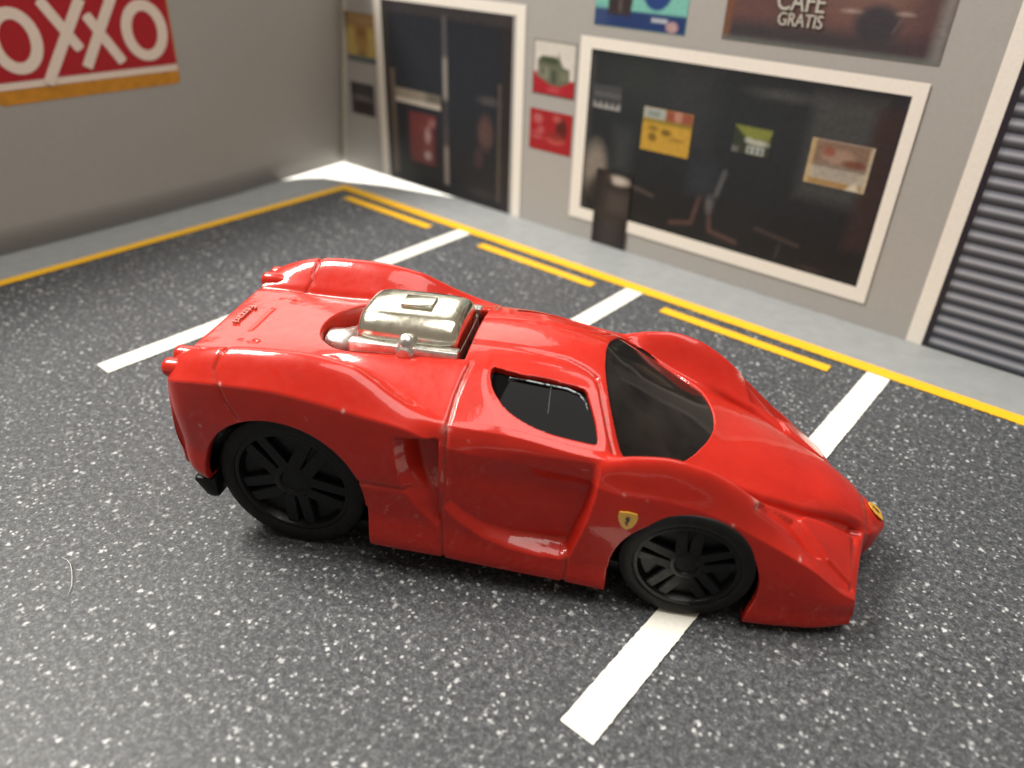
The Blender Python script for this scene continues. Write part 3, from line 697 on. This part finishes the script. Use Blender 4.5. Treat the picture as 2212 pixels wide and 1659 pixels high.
groove(dist_line([(-4, 2.7), (1.2, 3.0), (5.8, 3.35), (7.9, 4.0), (8.9, 4.6)], UV), .24, .26, topf, .35)
groove(dist_line([(-33.0, 7.7), (-27, 7.6), (-22, 7.35), (-17.5, 7.1)], UV), .45, .22, topf, .25)
groove(dist_line([(20.5, 8.75), (23.5, 8.35), (27, 7.95), (31, 6.85), (34.6, 5.3), (37.6, 4.2)], UV), .42, .72*sstep(20, 25, U_), topf, .3)
groove(dist_line([(-29.2, -2.6), (-29.2, 2.6)], np.c_[U_, H[..., 1].ravel()]), .22, .12, topf, .15)
# front blade
eb = np.clip(38-TTf, 0, None)
groove(eb-1.05, .28, .26, (SI > 4.2)*(SI < 6.15)*(TTf < 38)*1.0, .35)
groove(dist_line([(38.9, -3.2), (38.7, 0), (38.9, 3.2)], np.c_[U_, H[..., 1].ravel()]), .25, .18, (SI > 6.2)*1.0, .3)
# head lamps and the flat panel beside them
hl = sdf_poly([(24.9, 12.6), (26.5, 9.1), (29.7, 9.0), (32.6, 11.2), (31.9, 11.7), (29.1, 12.0)], UV)
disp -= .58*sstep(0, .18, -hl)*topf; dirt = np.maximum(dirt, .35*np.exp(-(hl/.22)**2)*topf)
hp2 = sdf_poly([(29.9, 8.7), (31.1, 6.9), (34, 6.1), (36.3, 5.6), (36.0, 11.6), (33.0, 11.0)], UV)
disp += .36*sstep(0, .22, -hp2)*topf
chip = np.maximum(chip, np.exp(-((U_-25.3)**2+(VA-11.4)**2)/.25))
SW = spline_closed([(-1.35, 21.3), (-1.15, 20.95), (-.55, 20.4), (1.0, 19.55), (3.6, 18.65), (6.9, 17.88), (9.6, 17.42), (9.98, 17.48), (9.92, 17.75), (9.5, 18.6), (8.65, 19.8), (8.25, 20.2), (7.4, 20.5), (4.5, 21.02), (1.3, 21.38), (-.9, 21.52), (-1.28, 21.48)], 6)
gsw = sdf_poly(SW, UW)
disp -= .08*(1-sstep(.3, .7, gsw))*(SI > 5.9)*(SI < 7.3)*(U_ < 10.5)
# roof skin seam and deck dimples
for (a, b_, r, dpt) in ((-27.4, 5.0, .38, -.22), (-27.9, 5.3, .22, .10), (-29.0, 5.1, .25, .08)):
    disp += dpt*np.exp(-((U_-a)**2+(VA-b_)**2)/r**2)*topf
    dirt = np.maximum(dirt, .6*np.exp(-((U_-a)**2+(VA-b_)**2)/(r*.8)**2)*topf*(dpt < 0))
# chips along the haunch edge and corners
for cu, cw, crd in ((-13.8, 19.6, .28), (-26.2, 20.7, .22), (-29.5, 15.2, .2), (-17.6, 18.2, .16), (-1.9, 17.4, .15), (23.2, 12.4, .2), (15.2, 13.9, .14), (30.0, 8.9, .18), (13.0, 14.1, .2), (-5.5, 2.9, .2), (8.2, 2.3, .25)):
    chip = np.maximum(chip, np.exp(-((U_-cu)**2+(W_-cw)**2)/(.6*crd)**2)*(SI < 4.6))
chip = np.maximum(chip, .45*np.exp(-((U_+4.2)**2+(W_-18.3)**2)/.16)*(SI < 5.6))
H2 = H+Nn*disp.reshape(H.shape[:2])[..., None]

# clip a dense mesh by an implicit function, keeping a clean cut edge
def clip(V, F, f, A):
    """keep f>=0. returns kept (V,F,A), removed (V,F,A), cut edges as vertex index pairs in kept / removed"""
    f = np.where(np.abs(f) < .012, .012, f)
    fv = f[F]; allp = (fv > 0).all(1); alln = (fv < 0).all(1); mixq = np.where(~allp & ~alln)[0]
    newV = []; newA = []; cache = {}; kp = []; rm = []; cuts = []
    base = len(V)
    def inter(i, j):
        key = (i, j) if i < j else (j, i)
        if key not in cache:
            t = f[key[0]]/(f[key[0]]-f[key[1]]); cache[key] = base+len(newV)
            newV.append(V[key[0]]+(V[key[1]]-V[key[0]])*t); newA.append(A[key[0]]+(A[key[1]]-A[key[0]])*t)
        return cache[key]
    for q in mixq:
        idx = F[q]; P = []; Q = []; c = []
        idx = [i for n_, i in enumerate(idx) if i != idx[n_-1]]
        for n_, i in enumerate(idx):
            j = idx[(n_+1) % len(idx)]
            (P if f[i] > 0 else Q).append(i)
            if f[i]*f[j] < 0:
                x = inter(i, j); P.append(x); Q.append(x); c.append((x, f[i] > 0))
        if len(P) > 2: kp.append(P)
        if len(Q) > 2: rm.append(Q)
        if len(c) == 2:
            cuts.append((c[0][0], c[1][0]) if c[0][1] else (c[1][0], c[0][0]))
    V2 = np.r_[V, np.array(newV).reshape(-1, 3)]; A2 = np.r_[A, np.array(newA).reshape(-1, A.shape[1])]
    return V2, A2, F[allp], kp, F[alln], rm, cuts
class Shell:
    def __init__(s, V, F, A): s.V, s.F, s.A, s.poly, s.rim = V, F, A, [], []
def used(V, A, faces):
    u_ = np.unique(np.concatenate([np.asarray(f).ravel() for f in faces])) if faces else np.array([], int)
    mp = -np.ones(len(V), int); mp[u_] = np.arange(len(u_))
    return V[u_], A[u_], [mp[np.asarray(f)].tolist() for f in faces]

shape = H2.shape[:2]; idx = np.arange(shape[0]*shape[1]).reshape(shape)
FQ = np.stack([idx[:-1, :-1], idx[:-1, 1:], idx[1:, 1:], idx[1:, :-1]], -1).reshape(-1, 4)
P_ = H2.reshape(-1, 3); NV = normals(H2).reshape(-1, 3)
if NV[idx[mid]][2] < 0: NV = -NV
# orient the quads outward
c_ = np.cross(P_[FQ[:, 1]]-P_[FQ[:, 0]], P_[FQ[:, 3]]-P_[FQ[:, 0]])
if (c_*NV[FQ[:, 0]]).sum() < 0: FQ = FQ[:, ::-1]
ATT = np.c_[dirt, chip, NV, SI]                       # dirt, chip, normal, line id
RW, FW = (-21.3, 8.2), (19.8, 6.6)                     # wheel axles (x, radius)
def f_arch(P, A):
    u, v, w_ = P[:, 0], np.abs(P[:, 1]), P[:, 2]
    rr_ = np.sqrt((u-(RW[0]+.0))**2+(w_-8.4)**2)-8.95
    # straight front edge of the rear opening, down to the sill
    st = np.maximum(np.maximum(-12.4-u, u+12.4-8.0)*0+(u+12.35), w_-8.4)
    slot = np.maximum(np.maximum(u+12.15, RW[0]-u), w_-8.4)
    slot2 = np.maximum(np.maximum(-28.6-u, u-RW[0]), w_-8.4)
    rear = np.minimum(np.minimum(rr_, slot), slot2)
    ff = np.sqrt((u-19.6)**2+(w_-5.0)**2)-7.3
    fs1 = np.maximum(np.maximum(12.2-u, u-19.6), w_-5.0)
    fs2 = np.maximum(np.maximum(19.6-u, u-(26.7-.12*np.clip(5-w_, 0, 5))), w_-5.0)
    front = np.minimum(np.minimum(ff, fs1), fs2)
    f = np.minimum(rear, front)
    return np.where((A[:, 5] < 4.9) & (v > 9), f, np.maximum(np.abs(f), .2))
BAY = [(-4.2, 5.8), (-16.3, 5.8)]+[(-16.3-5.4*math.cos(a), 5.8*math.sin(a)) for a in np.linspace(math.pi/2, -math.pi/2, 40)[1:-1]]+[(-16.3, -5.8), (-4.2, -5.8)]
def f_bay(P, A): return np.where(A[:, 5] > 5.2, sdf_poly(BAY, P[:, :2]), 1.0)
WS = [(9.4, 0), (9.55, 2.5), (9.8, 4.0), (10.2, 5.7), (10.65, 7.2), (11.5, 9.3), (12.2, 10.7), (12.7, 11.0), (14.0, 10.7), (15.6, 10.0), (18.0, 8.4), (19.6, 6.5), (20.8, 4.2), (21.5, 1.9), (21.65, 0)]
WS = WS+[(x, -y) for x, y in WS[-2:0:-1]]
WSs = spline_closed(WS, 6)
def f_ws(P, A): return np.where((A[:, 5] > 5.0) & (P[:, 0] > 8.5), sdf_poly(WSs, P[:, :2]), 1.0)
def f_sw(P, A): return np.where((A[:, 5] > 5.3) & (A[:, 5] < 7.35) & (P[:, 0] < 10.4), sdf_poly(SW, P[:, [0, 2]]), 1.0)

RIMS = []                                              # (V, A, cuts, direction function)
V, A, F = P_.copy(), ATT.copy(), FQ
polys = []
pieces = {}
for nm, fn in (('arch', f_arch), ('bay', f_bay), ('windscreen', f_ws), ('side_window', f_sw)):
    V, A, Fk, kp, Fr, rm, cuts = clip(V, F, fn(V, A), A)
    F = Fk; polys_new = kp
    pieces[nm] = (Fr, rm)
    RIMS.append((nm, cuts)); polys += kp               # cut regions never meet, so polygons stay valid
ADD = []; addA = []; rimF = []
cnt = len(V)
for nm, cuts in RIMS:
    ids = np.unique(np.array(cuts).ravel()); steps = {'arch': [(.12, .10), (.8, .12)], 'bay': [(.10, .12), (.35, .2), (2.6, .2)], 'windscreen': [(.08, .06), (.5, .08)], 'side_window': [(.06, .05), (.25, .07), (.8, .07)]}[nm]
    nv = A[ids, 2:5]; pv = V[ids]
    # inward direction and in-plane direction towards the opening
    if nm == 'arch':
        inn = np.c_[np.zeros(len(ids)), -np.sign(pv[:, 1]), np.zeros(len(ids))]
        cx_ = np.where(pv[:, 0] < 0, RW[0], 19.6); cz_ = np.where(pv[:, 0] < 0, 8.4, 5.0)
        op = np.c_[cx_-pv[:, 0], np.zeros(len(ids)), np.maximum(cz_-pv[:, 2], 0)*0+(cz_-pv[:, 2])*(pv[:, 2] > cz_)]
    elif nm == 'bay':
        inn = np.tile([0, 0, -1.0], (len(ids), 1)); op = np.c_[np.clip(pv[:, 0], -16, -7)-pv[:, 0], -pv[:, 1], np.zeros(len(ids))]
    elif nm == 'windscreen':
        inn = -nv; op = np.c_[14.5-pv[:, 0], -pv[:, 1], np.zeros(len(ids))]
    else:
        inn = -nv; op = np.c_[5.0-pv[:, 0], np.zeros(len(ids)), 20.2-pv[:, 2]]
    op = op/(np.linalg.norm(op, axis=1)[:, None]+1e-9)
    prev = {i: i for i in ids}
    for dpt, ow in steps:
        cur = {}
        for q, i in enumerate(ids):
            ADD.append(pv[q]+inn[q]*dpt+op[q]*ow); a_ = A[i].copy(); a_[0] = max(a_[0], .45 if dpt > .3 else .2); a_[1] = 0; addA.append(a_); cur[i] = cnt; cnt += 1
        for i, j in cuts: rimF.append([prev[i], cur[i], cur[j], prev[j]])
        prev = cur
Vall = np.r_[V, np.array(ADD)]; Aall = np.r_[A, np.array(addA)]
faces = F.tolist()+polys+rimF
Vb, Ab, Fb = used(Vall, Aall, faces)
body = raw('body', Vb, Fb, PAINT, car, True)
ca = body.data.color_attributes.new('wear', 'FLOAT_COLOR', 'POINT')
cc = np.ones((len(Vb), 4)); cc[:, 0] = Ab[:, 0]; cc[:, 1] = Ab[:, 1]; cc[:, 2] = 0
ca.data.foreach_set('color', cc.ravel())
body['label'] = 'glossy red die-cast body shell with chipped edges'
def glass(name, key, depth, sel, gm=None):
    Fr, rm = pieces[key]; fs_ = [list(f) for f in Fr.tolist()]+rm
    cy = [np.mean(V[f, 1]) for f in fs_]
    fs_ = [f for f, y in zip(fs_, cy) if sel(y)]
    Vg, Ag, Fg = used(V, A, fs_)
    dv = np.full(len(Vg), depth)
    if key == 'side_window': dv = .10+.58*np.clip((Vg[:, 2]-17.6)/3.6, 0, 1)
    return raw(name, Vg-Ag[:, 2:5]*dv[:, None], Fg, gm or SMOKE, car, True)
glass('windscreen', 'windscreen', .22, lambda y: True)
glass('side_window', 'side_window', .42, lambda y: y < 0, SIDEGLASS)
glass('side_window', 'side_window', .42, lambda y: y > 0, SIDEGLASS)

# ---- black base and inner tubs
bm = box_bm(-28.0, 34, -11.4, 11.4, 1.3, 3.2, .5)
ch = frombm('chassis', bm, BLACK, car)
frombm('inner_block', box_bm(-30, 9.5, -8.6, 8.6, 3.0, 16.2, .4), BLACK, ch)
frombm('inner_block', box_bm(9.6, 31, -8.6, 8.6, 3.0, 8.0, .4), BLACK, ch)
def liner(cx_, cz_, r, y0, y1, n=40):
    Vv = []; Ff = []
    for i in range(n+1):
        a = -.35+(math.pi+.7)*i/n
        for y in (y0, y1): Vv.append((cx_+r*math.cos(a), y, cz_+r*math.sin(a)))
    for i in range(n): Ff.append((2*i, 2*i+1, 2*i+3, 2*i+2))
    return raw('wheel_arch_liner', Vv, Ff, BLACK, car, True)
for s in (-1, 1):
    liner(RW[0], 8.4, 9.0, s*13.3, s*8); liner(19.6, 5.0, 7.4, s*13.2, s*8)
for s in (-1, 1):
    bm = box_bm(-32.4, -29.7, s*12.2-1.3, s*12.2+1.3, 5.0, 7.6, .5)
    for v_ in bm.verts:
        if v_.co.z < 7 and v_.co.x < -31: v_.co.x += 1.0
    frombm('exhaust', bm, BLACK, car)

# ---- wheels
def lathe(prof, n=64, closed=False):
    Vv = []; Ff = []; k = len(prof)
    for i in range(n):
        a = 2*math.pi*i/n
        for y, r in prof: Vv.append((r*math.cos(a), y, r*math.sin(a)))
    for i in range(n):
        j = (i+1) % n
        for q in range(k-1): Ff.append((i*k+q, i*k+q+1, j*k+q+1, j*k+q))
    return Vv, Ff
def mkbm(Vv, Ff):
    bm = bmesh.new(); vs_ = [bm.verts.new(v) for v in Vv]
    for f in Ff:
        try: bm.faces.new([vs_[i] for i in f])
        except ValueError: pass
    bmesh.ops.remove_doubles(bm, verts=bm.verts, dist=1e-4)
    return bm
def wheel(x, y, R, wd, rot):
    """y outer face (negative = right side)"""
    s = -1 if y < 0 else 1
    e = empty('wheel', (x, y, R), 0, car)
    e.rotation_euler = (0, rot, 0)
    ri = R*.775
    t = [(0-.55, ri-.05), (-.10, ri+.10), (0, ri+.35), (-.02, R-.55), (-.22, R-.18), (-.62, R), (-wd+.6, R), (-wd+.15, R-.2), (-wd, R-.6), (-wd, ri)]
    Vv, Ff = lathe([(s*a, r) for a, r in t], 96); frombm('tyre', mkbm(Vv, Ff), TYRE, e)
    d = [(-.20, ri+.12), (-.12, ri-.12), (-.18, ri-.42), (-.45, ri-.55), (-1.0, ri-.75), (-1.1, R*.2), (-1.1, 0.0)]
    Vv, Ff = lathe([(s*a, r) for a, r in d], 96); rim_ = frombm('rim', mkbm(Vv, Ff), BLACK, e)
    # five split spokes
    for k in range(5):
        bm = bmesh.new()
        for off in (-1, 1):
            a0 = off*.150*R; a1 = off*.125*R; hw_ = .088*R
            pts = [(.20*R, a0*.62-hw_), (.20*R, a0*.62+hw_), (ri-.3, a1+hw_*.9), (ri-.3, a1-hw_*.9)]
            vs1 = [bm.verts.new((px, s*(-.42 if px > .4*R else -.30), py)) for px, py in pts]
            vs2 = [bm.verts.new((px, s*-1.5, py+(0)) ) for px, py in pts]
            bm.faces.new(vs1)
            for q in range(4): bm.faces.new((vs1[q], vs1[(q+1) % 4], vs2[(q+1) % 4], vs2[q]))
        bmesh.ops.bevel(bm, geom=[e_ for e_ in bm.edges if all(abs(v_.co.y) < .6 for v_ in e_.verts)], offset=.10, segments=2, affect='EDGES')
        bmesh.ops.rotate(bm, verts=bm.verts, cent=(0, 0, 0), matrix=Matrix.Rotation(2*math.pi*k/5, 3, 'Y'))
        frombm('spoke', bm, BLACK, e)
    hb = [(-1.5, .27*R), (-.38, .26*R), (-.25, .23*R), (-.25, .17*R), (-.45, .15*R), (-.45, 0)]
    Vv, Ff = lathe([(s*a, r) for a, r in hb], 40); frombm('hub', mkbm(Vv, Ff), BLACK, e)
    return e
wheel(RW[0], -12.9, RW[1], 5.2, .25); wheel(RW[0], 12.9, RW[1], 5.2, .9)
wheel(FW[0], -14.35, FW[1], 4.8, -.35); wheel(FW[0], 14.35, FW[1], 4.8, .5)
for x, r in (RW, FW):
    Vv, Ff = [], []
    tube('axle', [(x, -9, r), (x, 9, r)], .8, METAL, car, 10)

# ---- engine in the rear bay
eng = empty('engine', (0, 0, 0), 0, car)
frombm('engine_block', box_bm(-17.5, -5.0, -5.4, 5.4, 15.5, 18.2, .5), METAL, eng)
def loft(sections, name, material, parent):
    Vv = np.concatenate(sections); k = len(sections[0]); Ff = []
    for i in range(len(sections)-1):
        for j in range(k): Ff.append((i*k+j, i*k+(j+1) % k, (i+1)*k+(j+1) % k, (i+1)*k+j))
    Ff.append(tuple(range(k))[::-1]); Ff.append(tuple((len(sections)-1)*k+j for j in range(k)))
    return frombm(name, mkbm(Vv, Ff), material, parent, True, 50)
secs = []
shp = spline_closed([(-4.2, 21.0), (-4.55, 22.4), (-4.35, 24.0), (-3.3, 25.1), (-2.2, 25.45), (0, 25.6), (2.2, 25.45), (3.3, 25.1), (4.35, 24.0), (4.55, 22.4), (4.2, 21.0), (0, 20.6)], 5)
for x, k, dz in ((-16.3, .80, -.75), (-16.2, .86, -.45), (-15.9, .93, -.2), (-15.3, .975, -.05), (-14, 1, 0), (-10, 1.0, .05), (-7.2, .99, 0), (-6.2, .96, -.08), (-5.65, .91, -.25), (-5.45, .85, -.5), (-5.35, .80, -.65)):
    secs.append(np.c_[np.full(len(shp), x), shp[:, 0]*k, 21.8+(shp[:, 1]-22.5)*(k*.5+.5)*.88+dz])
scoop = loft(secs, 'scoop', CHROME, eng)
frombm('scoop_plate', box_bm(-12.2, -8.8, -1.55, .95, 24.3, 24.85, .14), CHROME, scoop)
frombm('scoop_knob', box_bm(-14.6, -13.9, -.3, .5, 24.15, 24.55, .15), METAL, scoop)
for s in (-1, 1):
    frombm('valve_cover', box_bm(-16.6, -5.0, s*5.1-.6, s*5.1+.6, 20.8, 22.15, .18), METAL, eng)
    Vv, Ff = lathe([(0, 1.0), (1.1, 1.1), (1.7, 1.0), (2.2, .75), (2.5, .35), (2.55, 0)], 28)
    bm = mkbm([(x-10.5, s*4.95+z_*1.0, 20.7+y) for x, y, z_ in Vv], Ff); frombm('breather', bm, METAL, eng)
    Vv, Ff = lathe([(0, .0), (0, 1.0), (1.2, 1.0), (1.6, .75), (1.7, 0)], 24)
    bm = mkbm([(x-10.55, s*(5.2+y*.6), 21.35+z_) for x, y, z_ in Vv], Ff); frombm('breather_stub', bm, METAL, eng)
frombm('engine_block', box_bm(-16.2, -5.2, -4.9, 4.9, 18.0, 21.2, .3), METAL, eng)
secs = []
ci = np.linspace(0, 2*np.pi, 28, endpoint=False)
for x, r in ((-15.6, 4.4), (-16.9, 4.1), (-17.4, 3.4), (-18.4, 2.5), (-19.6, 2.1), (-21.2, 1.9)):
    secs.append(np.c_[np.full(28, x), r*np.cos(ci), 18.2+r*.85*np.sin(ci)])
loft(secs, 'gearbox_housing', METAL, eng)

# ---- tail lights: two barrels each side
def barrel(x0, x1, y, z_, r):
    Vv, Ff = lathe([(0, 0), (0, r*.75), (.25, r*.95), (.5, r), (x1-x0-.8, r), (x1-x0-.2, r*.8), (x1-x0, r*.3), (x1-x0, 0)], 28)
    return mkbm([(x0+yy, y+xx, z_+zz) for xx, yy, zz in Vv], Ff)
for s in (-1, 1):
    for y, z_ in ((9.5, 20.2), (11.7, 20.0)):
        frombm('tail_light', barrel(-33.65, -30.6, s*y, z_+.1, 1.02), PAINT, car)
# ---- raised script on the tail, badges
tx = text_mesh('script', 'Ferrari', 1.35, mat('rubbed_script', (.66, .22, .18), .35), car, .12, 1.15)
tx.rotation_euler = (0, 0, -math.pi/2); tx.location = Vector((-31.9, .4, 20.25))*MM
def shield(parent, loc, ax, ay, nrm, size):
    ax, ay, nrm = (np.array(q, float)/np.linalg.norm(q) for q in (ax, ay, nrm)); loc = np.array(loc, float)
    out = [(-.5, .55), (0, .62), (.5, .55), (.56, .25), (.5, -.1), (.3, -.5), (0, -.72), (-.3, -.5), (-.5, -.1), (-.56, .25)]
    f3 = lambda q, h: loc+size*(ax*q[0]+ay*q[1])+nrm*h
    n_ = len(out); Vv = [f3(q, 0) for q in out]+[f3(q, .10) for q in out]
    b_ = raw('badge', Vv, [tuple(range(n_, 2*n_))]+[(i, (i+1) % n_, n_+(i+1) % n_, n_+i) for i in range(n_)], GOLD, parent)
    horse = [(-.04, -.38), (.06, -.36), (.02, -.16), (.12, -.02), (.10, .12), (.16, .26), (.04, .22), (.02, .36), (-.08, .24), (-.16, .10), (-.10, .06), (-.05, .02), (-.10, -.12), (-.16, -.20), (-.08, -.22)]
    raw('emblem', [f3(q, .14) for q in horse], [tuple(range(len(horse)))], INKB, b_)
    return b_
def surf_at(pu, pw=None, pv=None, neg=True):
    """closest body surface vertex for a side or top position"""
    Q = P_; sgn = Q[:, 1] < 0 if neg else Q[:, 1] > -99
    if pv is None: d_ = (Q[:, 0]-pu)**2+(Q[:, 2]-pw)**2+np.where(sgn & (SI < 5), 0, 1e6)
    else: d_ = (Q[:, 0]-pu)**2+(Q[:, 1]-pv)**2+np.where((SI > 5) & (TTf < 37.9), 0, 1e6)
    i = int(np.argmin(d_)); return Q[i], NV[i]
p, n_ = surf_at(13.7, 11.4)
shield(car, p+n_*.04, np.cross([0, 0, 1.0], n_)*1.0, [0, 0, 1], n_, 1.65)
p, n_ = surf_at(40.0, pv=0.0)
shield(car, p+n_*.05, [0, -1, 0], np.cross(n_, [0, 1.0, 0])*-1, n_, 1.75)

# ---- pale strips on the window inserts: scuffs plus a painted edge glint
EDGE = mat('scuffed_edge_glint', (.42, .50, .54), .22, spec=.5)
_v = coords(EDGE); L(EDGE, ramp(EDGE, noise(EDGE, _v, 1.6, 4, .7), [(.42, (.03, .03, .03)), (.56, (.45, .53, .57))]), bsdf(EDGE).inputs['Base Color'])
DIVIDER = mat('grey_window_divider', (.035, .035, .033), .5)
def edge_strip(uw, sgn, parent, r, name='glass_edge_glint', em=None):
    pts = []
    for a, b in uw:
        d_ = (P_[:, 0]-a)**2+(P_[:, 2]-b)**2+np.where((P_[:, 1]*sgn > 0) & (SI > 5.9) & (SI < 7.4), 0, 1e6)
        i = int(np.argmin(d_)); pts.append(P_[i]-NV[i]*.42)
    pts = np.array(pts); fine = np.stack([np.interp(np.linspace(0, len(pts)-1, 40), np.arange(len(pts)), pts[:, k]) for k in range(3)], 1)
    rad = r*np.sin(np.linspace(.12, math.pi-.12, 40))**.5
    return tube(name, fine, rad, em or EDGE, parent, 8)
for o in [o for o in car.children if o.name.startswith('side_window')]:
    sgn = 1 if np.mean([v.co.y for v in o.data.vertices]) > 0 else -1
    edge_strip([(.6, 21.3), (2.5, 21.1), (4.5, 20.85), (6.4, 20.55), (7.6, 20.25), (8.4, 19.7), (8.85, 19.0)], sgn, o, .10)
    edge_strip([(4.7, 20.8), (4.9, 19.8), (5.1, 18.5)], sgn, o, .05, 'window_divider', DIVIDER)
